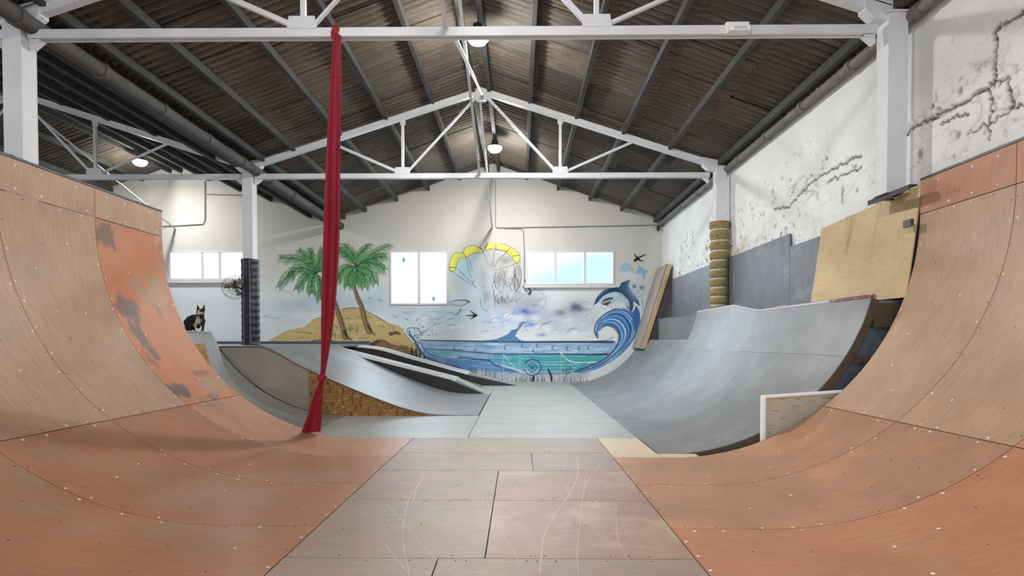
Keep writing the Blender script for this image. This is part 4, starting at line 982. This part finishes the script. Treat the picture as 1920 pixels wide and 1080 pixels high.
    for pts in ([(755, 585), (765, 588), (773, 585)], [(780, 597), (795, 600), (812, 597), (825, 600)], [(840, 592), (850, 590), (862, 584), (866, 574)], [(842, 600), (855, 602), (864, 596)], [(905, 604), (940, 604), (957, 598), (962, 588)], [(985, 604), (1000, 600)], [(530, 545), (545, 550), (552, 560)], [(495, 592), (515, 596), (540, 590)]):
        stroke(pts, 1.6, .8, (110, 130, 160), .55)
    for _ in range(60): x = rnd.uniform(500, 1100); y = rnd.uniform(560, 632); stroke([(x, y), (x + rnd.uniform(8, 40), y + rnd.uniform(-2, 2))], 1.5, 1, (175, 190, 208), .35)
    for _ in range(46):
        x = rnd.uniform(785, 1110); y = rnd.uniform(566, 628); r_ = rnd.uniform(5, 15); a0_ = rnd.uniform(2.6, 3.8); col = rnd.choice([(120, 140, 176), (150, 176, 204), (104, 112, 150), (160, 166, 182)])
        blob(x, y, r_ * .8, r_ * .6, (238, 240, 244), .45, .2); stroke([(x + r_ * math.cos(a), y + r_ * .65 * math.sin(a)) for a in [a0_ + i * .45 for i in range(6)]], .8, .6, col, .6, mid=rnd.uniform(1.4, 2.6))
    # black eye-like swirl left of the figure
    stroke([(843, 566), (858, 563), (872, 563), (879, 566)], 1, 3.5, (60, 50, 60), .85); stroke([(846, 572), (860, 573), (872, 571), (880, 565)], 1, 3, (90, 80, 96), .6); stroke([(845, 586), (856, 590), (864, 580)], 1, 2.5, (60, 60, 84), .7)
    # ---- parachute canopy
    def c2(x, y): return (820 + x / 6, 430 + y / 6)
    can1 = [c2(*p_) for p_ in ((135, 455), (140, 370), (170, 300), (210, 265), (280, 262), (310, 210), (370, 185), (430, 185), (485, 210), (515, 262), (440, 265), (380, 280), (330, 315), (270, 320), (225, 370), (208, 440), (190, 472), (150, 470))]
    can2 = [c2(*p_) for p_ in ((530, 215), (575, 150), (650, 150), (760, 170), (850, 215), (910, 265), (930, 310), (915, 370), (890, 378), (850, 340), (810, 290), (750, 245), (680, 225), (600, 220), (535, 240))]
    blob(*c2(300, 460), 22, 26, (176, 216, 236), .75, .2); blob(*c2(420, 340), 18, 16, (180, 214, 232), .6, .2); blob(*c2(250, 640), 20, 24, (190, 200, 212), .6)
    blob(*c2(600, 290), 14, 12, (176, 180, 190), .6); blob(*c2(760, 340), 16, 10, (130, 132, 140), .7)
    for pg in (can1, can2):
        poly(pg, (226, 224, 96), .95); stroke(pg + [pg[0]], 1.1, 1.1, (74, 72, 60), .85)
    blob(*c2(250, 330), 10, 12, (176, 176, 60), .5); blob(*c2(700, 195), 14, 4, (242, 240, 150), .6)
    for a_, b_ in (((285, 262), (330, 318)), ((470, 200), (520, 250)), ((660, 165), (655, 230)), ((815, 215), (770, 260)), ((925, 290), (845, 300)), ((135, 428), (212, 432))): stroke([c2(*a_), c2(*b_)], 1.3, 1.3, (60, 60, 50), .9)
    for pts in (((140, 455), (260, 540), (400, 635)), ((225, 440), (330, 545), (400, 600)), ((320, 320), (345, 420), (380, 540)), ((345, 318), (375, 400), (395, 475)), ((515, 250), (545, 330), (570, 400)), ((640, 235), (632, 330), (622, 400)),
                ((770, 265), (690, 350), (640, 430)), ((890, 380), (790, 420), (600, 470)), ((655, 235), (800, 250), (860, 330))): stroke([c2(*p_) for p_ in pts], 1.1, .9, (66, 66, 72), .8)
    stroke([c2(540, 215), c2(575, 120), c2(610, 10)], 2.6, 1.6, (90, 84, 90), .75)  # cast shadow of the ridge brace, painted in as a tapering dark streak
    # grey shaded smoke figure, plain rings and folds
    for c in ((700, 560, 17, 30, (150, 152, 160), .8), (900, 560, 9, 30, (88, 88, 96), .85), (800, 640, 16, 20, (172, 174, 180), .8), (740, 800, 18, 12, (120, 122, 126), .7), (620, 400, 10, 8, (150, 152, 158), .7), (520, 560, 12, 30, (160, 164, 172), .7), (560, 760, 12, 18, (130, 132, 140), .65), (1010, 800, 30, 20, (170, 174, 186), .7)):
        blob(*c2(c[0], c[1]), c[2], c[3], c[4], c[5], .5)
    for pts in (((740, 460), (760, 520), (745, 590), (790, 640)), ((860, 400), (880, 500), (870, 600), (880, 700)), ((920, 400), (945, 500), (930, 620), (890, 700)), ((790, 560), (850, 560), (880, 520)), ((810, 620), (840, 690), (880, 640)),
                ((660, 480), (640, 560), (660, 660)), ((690, 700), (660, 780), (700, 840)), ((720, 760), (790, 830), (850, 800)), ((620, 640), (640, 720), (650, 800)), ((480, 780), (500, 880), (560, 920)), ((430, 560), (400, 600), (430, 650))):
        stroke([c2(*p_) for p_ in pts], 1, 1.8, (70, 70, 78), .75)
        stroke([(q_[0] + 2.2, q_[1]) for q_ in [c2(*p_) for p_ in pts]], .8, 1.2, (230, 230, 234), .5)
    for _ in range(60):
        x = rnd.uniform(620, 930); y = rnd.uniform(400, 830)
        if x < 640 and y < 460: continue
        stroke([c2(x, y), c2(x + rnd.uniform(-30, 30), y + rnd.uniform(20, 60)), c2(x + rnd.uniform(-40, 40), y + rnd.uniform(60, 120))], .8, 2.2, rnd.choice([(110, 110, 118), (150, 152, 158), (80, 80, 88), (214, 216, 220), (190, 192, 198)]), .45)
    # plain propeller ring
    ring = [c2(990 + 135 * math.cos(a), 585 + 148 * math.sin(a)) for a in [2 * PI * i / 20 - .8 for i in range(21)]]; stroke(ring[:15], .9, .9, (90, 90, 100), .75)
    poly([c2(*p_) for p_ in ((975, 575), (1005, 548), (1040, 560), (1035, 590), (1000, 598))], (56, 58, 66)); stroke([c2(1005, 595), c2(1020, 650), c2(1050, 700), c2(1035, 730)], 2.2, 4.5, (40, 42, 50), .95); stroke([c2(960, 640), c2(990, 690), c2(1040, 715)], 2, 2, (60, 60, 70), .8)
    ring = [c2(1040 + 180 * math.cos(a), 800 + 130 * math.sin(a)) for a in [-1.3 + 2.0 * i / 10 for i in range(11)]]; stroke(ring, 1, 1, (110, 116, 130), .7)
    # swallows
    for s_, pts in ((1, ((318, 968), (380, 970), (440, 968))), (1, ((372, 910), (400, 940), (438, 968))), (1, ((370, 1010), (405, 990), (430, 970)))): stroke([c2(*p_) for p_ in pts], 1.2, 4, (24, 22, 30), 1)
    c4 = lambda x, y: (1040 + x / 4, 460 + y / 4)
    stroke([c4(604, 112), c4(625, 98), c4(645, 86), c4(684, 68)], 6, 1, (24, 22, 26), 1); stroke([c4(597, 66), c4(608, 82), c4(628, 98)], 1.5, 4.5, (24, 22, 26), 1); stroke([c4(660, 120), c4(640, 112), c4(624, 100)], 1.5, 4.5, (24, 22, 26), 1); stroke([c4(640, 88), c4(656, 78), c4(668, 70)], 2, 1, (24, 22, 26), 1)
    for px_, py_ in ((693, 559), (713, 563), (741, 594), (762, 599)): stroke([(px_ - 3, py_ - 2), (px_, py_), (px_ + 3, py_ + 1)], .8, 1.5, (60, 60, 70), .8)
    # ---- sand island
    hill = [(488, 648), (534, 621), (572, 612), (585, 600), (605, 594), (632, 586), (645, 578), (665, 577), (685, 583), (703, 592), (725, 604), (748, 611), (759, 626), (774, 643), (783, 655), (792, 668), (800, 700), (488, 700)]
    poly(hill, (206, 182, 128), 1, smooth=False); 
    for _ in range(150):
        x = rnd.uniform(500, 775); y = rnd.uniform(582, 668); l = rnd.uniform(8, 34)
        top = np.interp(x, [p_[0] for p_ in hill[:16]], [p_[1] for p_ in hill[:16]]); top2 = np.interp(x + l, [p_[0] for p_ in hill[:16]], [p_[1] for p_ in hill[:16]])
        if y < max(top, top2) + 4: continue
        stroke([(x, y), (x + l / 2, y - rnd.uniform(0, 4)), (x + l, y + rnd.uniform(-4, 3))], .8, 1.8, rnd.choice([(166, 136, 84), (184, 156, 104), (226, 206, 158), (120, 94, 56), (226, 202, 148)]), .8)
    stroke([(585, 600), (605, 594), (632, 586)], 1, 1.4, (120, 96, 60), .8); stroke([(640, 580), (660, 577), (676, 579), (690, 585), (705, 593), (725, 604)], 1.3, 1.6, (70, 62, 54), .9); stroke([(748, 611), (762, 628), (785, 657)], 2.5, 2, (168, 128, 80), .6)
    rock = [(688, 647), (700, 640), (712, 636), (722, 638), (735, 645), (748, 648), (762, 650), (775, 655), (785, 668), (790, 690), (690, 672)]; poly(rock, (116, 88, 62), .85)
    poly([(692, 646), (703, 640), (713, 639), (700, 650), (712, 655), (694, 653)], (66, 50, 44), .9); poly([(728, 626), (735, 621), (748, 623), (752, 628), (740, 627), (733, 630)], (74, 60, 50), .9)
    stroke([(576, 646), (585, 640), (598, 638), (612, 636), (625, 640)], 2, 3.5, (84, 66, 52), .85); stroke([(640, 645), (670, 642), (690, 647)], 3, 2, (130, 100, 66), .7)
    for _ in range(60): x = rnd.uniform(690, 780); y = rnd.uniform(642, 672); stroke([(x, y), (x + rnd.uniform(4, 14), y + rnd.uniform(-3, 3))], 1, 1.4, rnd.choice([(196, 164, 110), (90, 68, 50), (160, 126, 80)]), .7)
    for x in (772, 780, 787, 795): stroke([(x, 652 + (x - 772) * .3), (x + 1, 672 + (x - 772) * .3)], 3, 5, (40, 32, 34), .95)
    for cx, cy, n_ in ((632, 632, 46), (668, 617, 40), (600, 633, 26), (737, 619, 14), (655, 622, 24)):
        for _ in range(n_):
            x = cx + rnd.gauss(0, 10); y = cy + rnd.gauss(0, 3.5); stroke([(x, y), (x + rnd.uniform(-1.5, 1.5), y - rnd.uniform(3, 7))], 1.2, .6, rnd.choice([(84, 120, 70), (120, 150, 90), (60, 90, 60), (176, 190, 140)]), .8)
    # ---- palms
    def trunk(pts, w0, w1):
        stroke(pts, w0 + 1.6, w1 + 2, (50, 40, 34)); stroke(pts, w0, w1, (136, 112, 84)); P = cr(pts, 9); n_ = len(P)
        stroke([(p_[0] - 1.2, p_[1]) for p_ in pts], w0 * .4, w1 * .4, (182, 160, 126), .8)
        for i in range(1, n_ - 1):
            wd = w0 + (w1 - w0) * i / n_; stroke([(P[i][0] - wd / 2, P[i][1] - .6), (P[i][0] + wd / 2, P[i][1] + .8)], .8, .8, (64, 50, 40), .8)
    trunk([(605, 526), (614, 540), (626, 562), (634, 586), (641, 608), (648, 632)], 4.5, 8); stroke([(646, 622), (652, 633), (660, 637)], 6, 2, (54, 42, 38), .9)
    trunk([(661, 512), (663, 532), (669, 554), (678, 575), (684, 600), (692, 621)], 4.5, 8.5); stroke([(690, 610), (697, 622), (704, 628)], 5, 2, (54, 44, 38), .8)
    greens = [(46, 110, 64), (60, 132, 72), (84, 158, 90), (36, 88, 56), (120, 184, 112), (28, 70, 46)]
    def frond(c, tip, bend, ln=15, n_=30):
        mx = ((c[0] + tip[0]) / 2 + bend[0], (c[1] + tip[1]) / 2 + bend[1]); P = cr([c, mx, tip], n_ // 3)
        for lay in range(2):
            for i in range(2, len(P)):
                t_ = i / len(P); d = P[min(i + 1, len(P) - 1)] - P[i - 1]; d /= max(np.linalg.norm(d), 1e-6)
                for sd in (-1, 1):
                    nrm = np.array([-d[1], d[0]]) * sd; l = ln * 1.12 * (.45 + .9 * math.sin(PI * min(t_ * .8 + .12, 1))) * rnd.uniform(.75, 1.1)
                    e = P[i] + d * l * .75 + nrm * l * .55 + np.array([0, l * .30]); m_ = P[i] + d * l * .45 + nrm * l * .42
                    if lay == 1 and rnd.random() < .1: continue
                    stroke([tuple(P[i]), tuple(m_), tuple(e)], 2.2 if lay == 0 else 1.4, .5, greens[(0, 3, 1, 5)[rnd.randrange(4)]] if lay == 0 else greens[(1, 2, 4, 4)[rnd.randrange(4)]], .9)
        stroke([c, mx, tip], 2, .8, (30, 62, 46), .9)
    for tip, bd in (((730, 459), (-4, -1)), ((693, 457), (-8, 2)), ((643, 455), (8, 2)), ((632, 466), (4, -2)), ((720, 505), (4, -10)), ((722, 480), (0, -4)), ((703, 530), (8, -8)), ((684, 537), (6, -2)), ((652, 535), (-4, -4)), ((632, 525), (-4, -8)), ((668, 532), (2, 0))):
        frond((667, 499), tip, bd, 11)
    for tip, bd in (((527, 483), (2, -10)), ((524, 537), (-10, -16)), ((562, 470), (4, 0)), ((582, 467), (-2, 4)), ((604, 468), (0, 0)), ((558, 541), (-2, -8)), ((585, 548), (-4, -4)), ((601, 560), (4, -2)), ((543, 520), (-6, -14)), ((617, 500), (0, -4))):
        frond((594, 512), tip, bd, 11)
    # ---- sea
    sea = [(786, 640), (1150, 640), (1160, 644), (1150, 665), (1120, 690), (1090, 705), (1060, 716), (960, 716), (900, 702), (850, 688), (812, 675), (795, 660)]
    poly(sea, (150, 184, 220), 1, smooth=False)
    poly([(812, 650), (1150, 652), (1130, 662), (930, 662), (820, 658)], (176, 204, 232), .9, False); poly([(806, 656), (870, 658), (874, 666), (840, 668), (812, 664)], (110, 194, 204), .9, soft=3)
    poly([(925, 664), (1120, 664), (1134, 668), (1108, 690), (1060, 698), (960, 690), (930, 676)], (74, 176, 184), .95, soft=3); poly([(826, 672), (925, 676), (960, 690), (1000, 700), (900, 700), (850, 686)], (96, 142, 206), .85, soft=3)
    poly([(880, 694), (1000, 702), (1090, 696), (1105, 704), (1060, 716), (960, 716)], (190, 198, 196), .8, soft=3)
    for _ in range(240):
        x = rnd.uniform(800, 1130); y = rnd.uniform(643, 702); l = rnd.uniform(10, 55)
        if x < 800 + (y - 645) * 1.6 or x + l > 1150 - (y - 640) * .9: continue
        stroke([(x, y), (x + l / 2, y + rnd.uniform(-1, 1)), (x + l, y)], .7, 1.5, rnd.choice([(90, 140, 205), (206, 226, 244), (70, 120, 190), (232, 240, 248), (120, 176, 220)] if y < 662 else [(60, 150, 170), (120, 206, 210), (54, 120, 190), (206, 232, 236)]), .6)
    stroke([(787, 638), (850, 639), (960, 641), (1040, 641), (1150, 641)], 2, 4, (30, 34, 70), .95); stroke([(796, 654), (850, 657), (925, 663), (1010, 664), (1060, 664), (1100, 665), (1140, 664)], 1.2, 3.2, (28, 40, 84), .95)
    stroke([(820, 662), (840, 669), (870, 671), (916, 676)], 1.6, 2.6, (34, 66, 130), .9); stroke([(916, 675), (935, 688), (960, 694), (985, 700)], 3, 1.4, (44, 84, 140), .9); stroke([(818, 660), (836, 668), (850, 670), (858, 669)], 1, 2, (240, 246, 250), .9)
    stroke([(1052, 662), (1062, 674), (1074, 679), (1090, 680), (1120, 679)], 2.6, 2, (240, 244, 246), .95); stroke([(1054, 664), (1063, 676), (1076, 681), (1100, 681)], 1, 1, (40, 60, 110), .9)
    stroke([(1100, 681), (1085, 692), (1060, 700), (1000, 700)], 2, 2, (60, 110, 190), .6); stroke([(940, 684), (970, 694), (985, 699)], 3, 5, (232, 236, 236), .6)
    for x, y in ((851, 651), (890, 655), (946, 650), (999, 655), (978, 646), (1035, 650), (1062, 652), (1006, 646), (1085, 652), (1102, 650)):
        stroke([(x, y + 5), (x + 1, y), (x + 3, y - 3)], 2, 1, (40, 70, 130), .9); stroke([(x, y + 4), (x + 6, y + 6), (x + 14, y + 5)], 1.3, .8, (50, 84, 150), .8)
    # island spout on the horizon
    poly([(902, 639), (930, 636), (950, 628), (960, 619), (972, 616), (976, 607), (984, 603), (978, 612), (970, 622), (966, 630), (975, 637), (985, 640), (940, 641)], (64, 116, 172), .9, False); stroke([(984, 604), (975, 606), (972, 614), (964, 620), (958, 620)], 1.4, 1.4, (44, 84, 134), .9)
    poly([(990, 605), (1000, 606), (1002, 610), (992, 611)], (110, 160, 215), .8); stroke([(985, 606), (987, 618), (992, 625)], 1.6, 1, (120, 160, 210), .7)
    # spiral shell circle
    for r_, wd in ((21, 1.0), (16, 3.0), (8, 2), (4, 1.6)): stroke([(998 + r_ * math.cos(a), 689 + r_ * .95 * math.sin(a)) for a in [i * .5 - 2.6 for i in range(12)]], wd, wd * .6, (36, 62, 110), .85)
    blob(998, 690, 4, 4, (30, 70, 140), .9, 0); 
    for x in (944, 975, 1052): stroke([(x, 664), (x, 708)], .7, .7, (220, 236, 240), .7)
    stroke([(944, 664), (960, 684), (978, 700)], 1, 1, (236, 242, 244), .8)
    stroke([(1001, 706), (1000, 718)], 4, 9, (28, 28, 40), .95); stroke([(1028, 693), (1033, 704), (1034, 715)], 3, 7, (40, 42, 50), .95)
    for x in range(880, 1105, 2):
        b_ = 716 if x > 950 else 700 + (x - 880) * .22; h_ = rnd.uniform(5, 15); stroke([(x + rnd.uniform(-1, 1), b_), (x + rnd.uniform(-2, 2), b_ - h_)], 1.3, .6, rnd.choice([(44, 46, 52), (90, 100, 100), (226, 228, 224), (60, 66, 74), (236, 236, 232)]), .85)
    stroke([(950, 717), (1000, 718), (1080, 717)], 2, 3, (40, 40, 46), .9)
    for _ in range(40): x = 1063 + rnd.gauss(0, 6); y = 694 + rnd.gauss(0, 5); stroke([(x, y), (x + rnd.uniform(-3, 3), y + rnd.uniform(-4, 1))], 1.3, .8, rnd.choice([(60, 100, 70), (110, 160, 90), (40, 60, 60)]), .85)
    # left curling wave
    for pts, w_ in (([(782, 628), (772, 632), (765, 626), (763, 619), (768, 615), (777, 615), (785, 616)], 2), ([(788, 634), (780, 632), (776, 626), (780, 620), (788, 622), (792, 628)], 1.6), ([(767, 620), (770, 630), (780, 640), (784, 650), (790, 660), (800, 668), (820, 676)], 4.5), ([(800, 622), (794, 622), (786, 628), (782, 636), (790, 646), (796, 656), (806, 664), (822, 670)], 2),
                    ([(770, 628), (778, 640), (786, 655), (800, 670), (830, 683), (860, 690)], 6)): stroke(pts, w_ * .6, w_, (40, 84, 140), .9)
    stroke([(778, 636), (786, 650), (798, 666), (830, 680)], 2, 3, (120, 170, 215), .8); blob(776, 622, 7, 6, (190, 226, 232), .7, .1)
    for _ in range(28): x = rnd.uniform(772, 822); y = rnd.uniform(600, 630); stroke([(x, y), (x + 1, y + 1)], 1.6, 1.2, (60, 90, 120), .8)
    # ---- big breaking wave at right
    wave = [c4(*p_) for p_ in ((325, 698), (298, 650), (308, 590), (345, 540), (400, 500), (460, 473), (530, 474), (590, 500), (612, 455), (636, 500), (642, 580), (620, 650), (570, 745), (500, 820), (400, 885), (300, 935), (200, 958), (150, 950), (260, 915), (350, 870), (430, 810), (480, 730), (482, 670), (455, 625), (400, 603), (350, 615), (325, 645), (330, 680))]
    poly(wave, (74, 130, 192), 1, smooth=False)
    base = [c4(*p_) for p_ in ((312, 680), (306, 620), (350, 560), (420, 520), (490, 520), (540, 560), (568, 630), (550, 710), (500, 780), (420, 850), (330, 900), (220, 940))]
    inner = [c4(*p_) for p_ in ((322, 660), (330, 620), (370, 590), (420, 590), (465, 615), (492, 665), (492, 720), (455, 780), (380, 850), (290, 900), (190, 930))]
    outer = [c4(*p_) for p_ in ((304, 640), (320, 580), (380, 515), (460, 480), (540, 490), (600, 550), (625, 620), (600, 690), (540, 770), (450, 850), (340, 915), (220, 955))]
    n_ = 13
    for i in range(n_):
        t_ = i / (n_ - 1); A_, B_ = (inner, base) if t_ < .5 else (base, outer); u_ = t_ * 2 if t_ < .5 else t_ * 2 - 1
        m_ = min(len(A_), len(B_)); pts = [(A_[j][0] * (1 - u_) + B_[j][0] * u_ + rnd.uniform(-.5, .5), A_[j][1] * (1 - u_) + B_[j][1] * u_ + rnd.uniform(-.5, .5)) for j in range(m_)]
        col = [(34, 74, 130), (140, 190, 226), (60, 116, 186), (206, 228, 240), (40, 90, 160), (96, 160, 212), (30, 70, 136)][i % 7]; a_ = rnd.randrange(0, 3); stroke(pts[a_:], 1.2, 1.2, col, .9, mid=rnd.uniform(2, 4.2))
    stroke([c4(325, 698), c4(298, 650), c4(308, 590), c4(345, 540), c4(400, 500), c4(460, 473)], 2, 1.5, (28, 58, 112), .95); stroke([c4(330, 640), c4(380, 605), c4(440, 618), c4(478, 670), c4(470, 740), c4(420, 815), c4(340, 870), c4(150, 950)], 1.5, 2, (36, 40, 84), .9)
    poly([c4(*p_) for p_ in ((590, 500), (612, 455), (636, 500), (640, 570), (610, 640), (585, 600))], (50, 100, 170), .9); stroke([c4(655, 410), c4(660, 470), c4(640, 520)], 2, 1, (90, 140, 190), .8)
    stroke([c4(440, 690), c4(380, 712), c4(200, 728)], 1.2, 1.5, (60, 60, 96), .8)
    # shark
    sh = [c4(*p_) for p_ in ((293, 450), (318, 392), (368, 342), (440, 313), (480, 317), (505, 282), (567, 258), (552, 305), (580, 350), (606, 382), (628, 410), (642, 458), (600, 425), (588, 415), (592, 455), (580, 500), (545, 470), (525, 430), (470, 415), (430, 440), (390, 452), (350, 440), (345, 415))]
    poly(sh, (44, 88, 132), 1, smooth=False); poly([c4(*p_) for p_ in ((318, 425), (345, 392), (400, 362), (460, 350), (520, 370), (555, 420), (560, 470), (530, 440), (470, 420), (420, 445), (385, 452), (350, 440))], (196, 216, 230), .95)
    poly([c4(*p_) for p_ in ((300, 440), (330, 395), (380, 355), (440, 335), (500, 345), (540, 380), (480, 350), (420, 352), (360, 385), (325, 425))], (30, 62, 98), .9); poly([c4(*p_) for p_ in ((345, 432), (375, 402), (435, 390), (425, 420), (395, 448), (360, 445))], (50, 50, 56), .95)
    for x in range(352, 430, 9): stroke([c4(x, 428 - (x - 350) * .3), c4(x + 2, 440 - (x - 350) * .3)], 1.2, .8, (240, 240, 240), .95)
    for x in (480, 494, 508, 522): stroke([c4(x, 348), c4(x + 8, 382)], 1, .8, (30, 50, 80), .9)
    stroke([c4(293, 450), c4(318, 392), c4(368, 342), c4(440, 313), c4(480, 317), c4(505, 282), c4(567, 258)], 1.2, 1.2, (20, 36, 66), .9); poly([c4(*p_) for p_ in ((500, 350), (590, 400), (640, 455), (600, 425), (540, 400))], (34, 70, 120), .9)
    for _ in range(18): x = rnd.uniform(345, 520); y = rnd.uniform(450, 475); stroke([c4(x, y), c4(x + 3, y + 2)], 1.2, 1, (60, 80, 110), .8)
    # pale face in the spray and the fans above
    blob(*c4(620, 320), 17, 22, (196, 216, 234), .85, .2); blob(*c4(596, 308), 5, 5, (50, 96, 150), .95, 0); blob(*c4(654, 316), 5, 5, (56, 100, 150), .9, 0); stroke([c4(628, 335), c4(620, 352)], 1.5, 1.5, (80, 120, 170), .8)
    stroke([c4(575, 280), c4(560, 310), c4(590, 350), c4(610, 380), c4(640, 385), c4(668, 350), c4(680, 310), c4(660, 275)], 1, 1, (130, 165, 205), .8)
    poly([c4(*p_) for p_ in ((492, 190), (505, 155), (540, 136), (575, 155), (586, 200), (560, 190), (530, 200))], (150, 190, 222), .85); poly([c4(*p_) for p_ in ((600, 205), (625, 180), (628, 145), (660, 175), (705, 195), (680, 215), (672, 260), (650, 215), (625, 212))], (130, 178, 220), .85)
    stroke([c4(492, 195), c4(505, 155), c4(540, 136), c4(575, 155), c4(586, 200)], 1, 1, (110, 150, 190), .8); blob(*c4(540, 225), 14, 7, (206, 222, 236), .6)
    # ---- build the painted film, only where there is paint and wall
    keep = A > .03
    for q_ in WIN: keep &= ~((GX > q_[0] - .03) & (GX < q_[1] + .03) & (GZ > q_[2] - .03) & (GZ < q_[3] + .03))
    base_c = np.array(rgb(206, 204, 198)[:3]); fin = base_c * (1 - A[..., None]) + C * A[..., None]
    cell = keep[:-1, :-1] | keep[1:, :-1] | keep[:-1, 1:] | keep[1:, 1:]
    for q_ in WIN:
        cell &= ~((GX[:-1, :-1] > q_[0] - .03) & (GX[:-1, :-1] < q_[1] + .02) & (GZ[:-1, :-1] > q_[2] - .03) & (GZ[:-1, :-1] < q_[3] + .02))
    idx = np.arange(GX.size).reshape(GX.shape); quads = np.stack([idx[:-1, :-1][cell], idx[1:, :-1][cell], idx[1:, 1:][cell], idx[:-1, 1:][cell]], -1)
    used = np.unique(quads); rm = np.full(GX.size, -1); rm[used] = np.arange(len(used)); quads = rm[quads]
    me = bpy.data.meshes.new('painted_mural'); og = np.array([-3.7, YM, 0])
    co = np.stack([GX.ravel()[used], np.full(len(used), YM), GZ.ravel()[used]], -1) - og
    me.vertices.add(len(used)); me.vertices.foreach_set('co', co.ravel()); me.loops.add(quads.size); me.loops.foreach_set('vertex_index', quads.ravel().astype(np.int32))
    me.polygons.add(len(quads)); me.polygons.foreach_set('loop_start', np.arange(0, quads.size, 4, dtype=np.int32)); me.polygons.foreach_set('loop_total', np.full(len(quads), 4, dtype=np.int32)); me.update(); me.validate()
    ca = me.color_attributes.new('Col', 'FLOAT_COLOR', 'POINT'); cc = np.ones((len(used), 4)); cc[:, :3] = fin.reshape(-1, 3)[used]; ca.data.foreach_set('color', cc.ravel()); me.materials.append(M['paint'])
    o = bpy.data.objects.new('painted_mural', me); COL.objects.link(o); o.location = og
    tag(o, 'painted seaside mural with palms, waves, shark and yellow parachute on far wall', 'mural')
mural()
for o in bpy.data.objects:
    if '_o' in o: del o['_o']
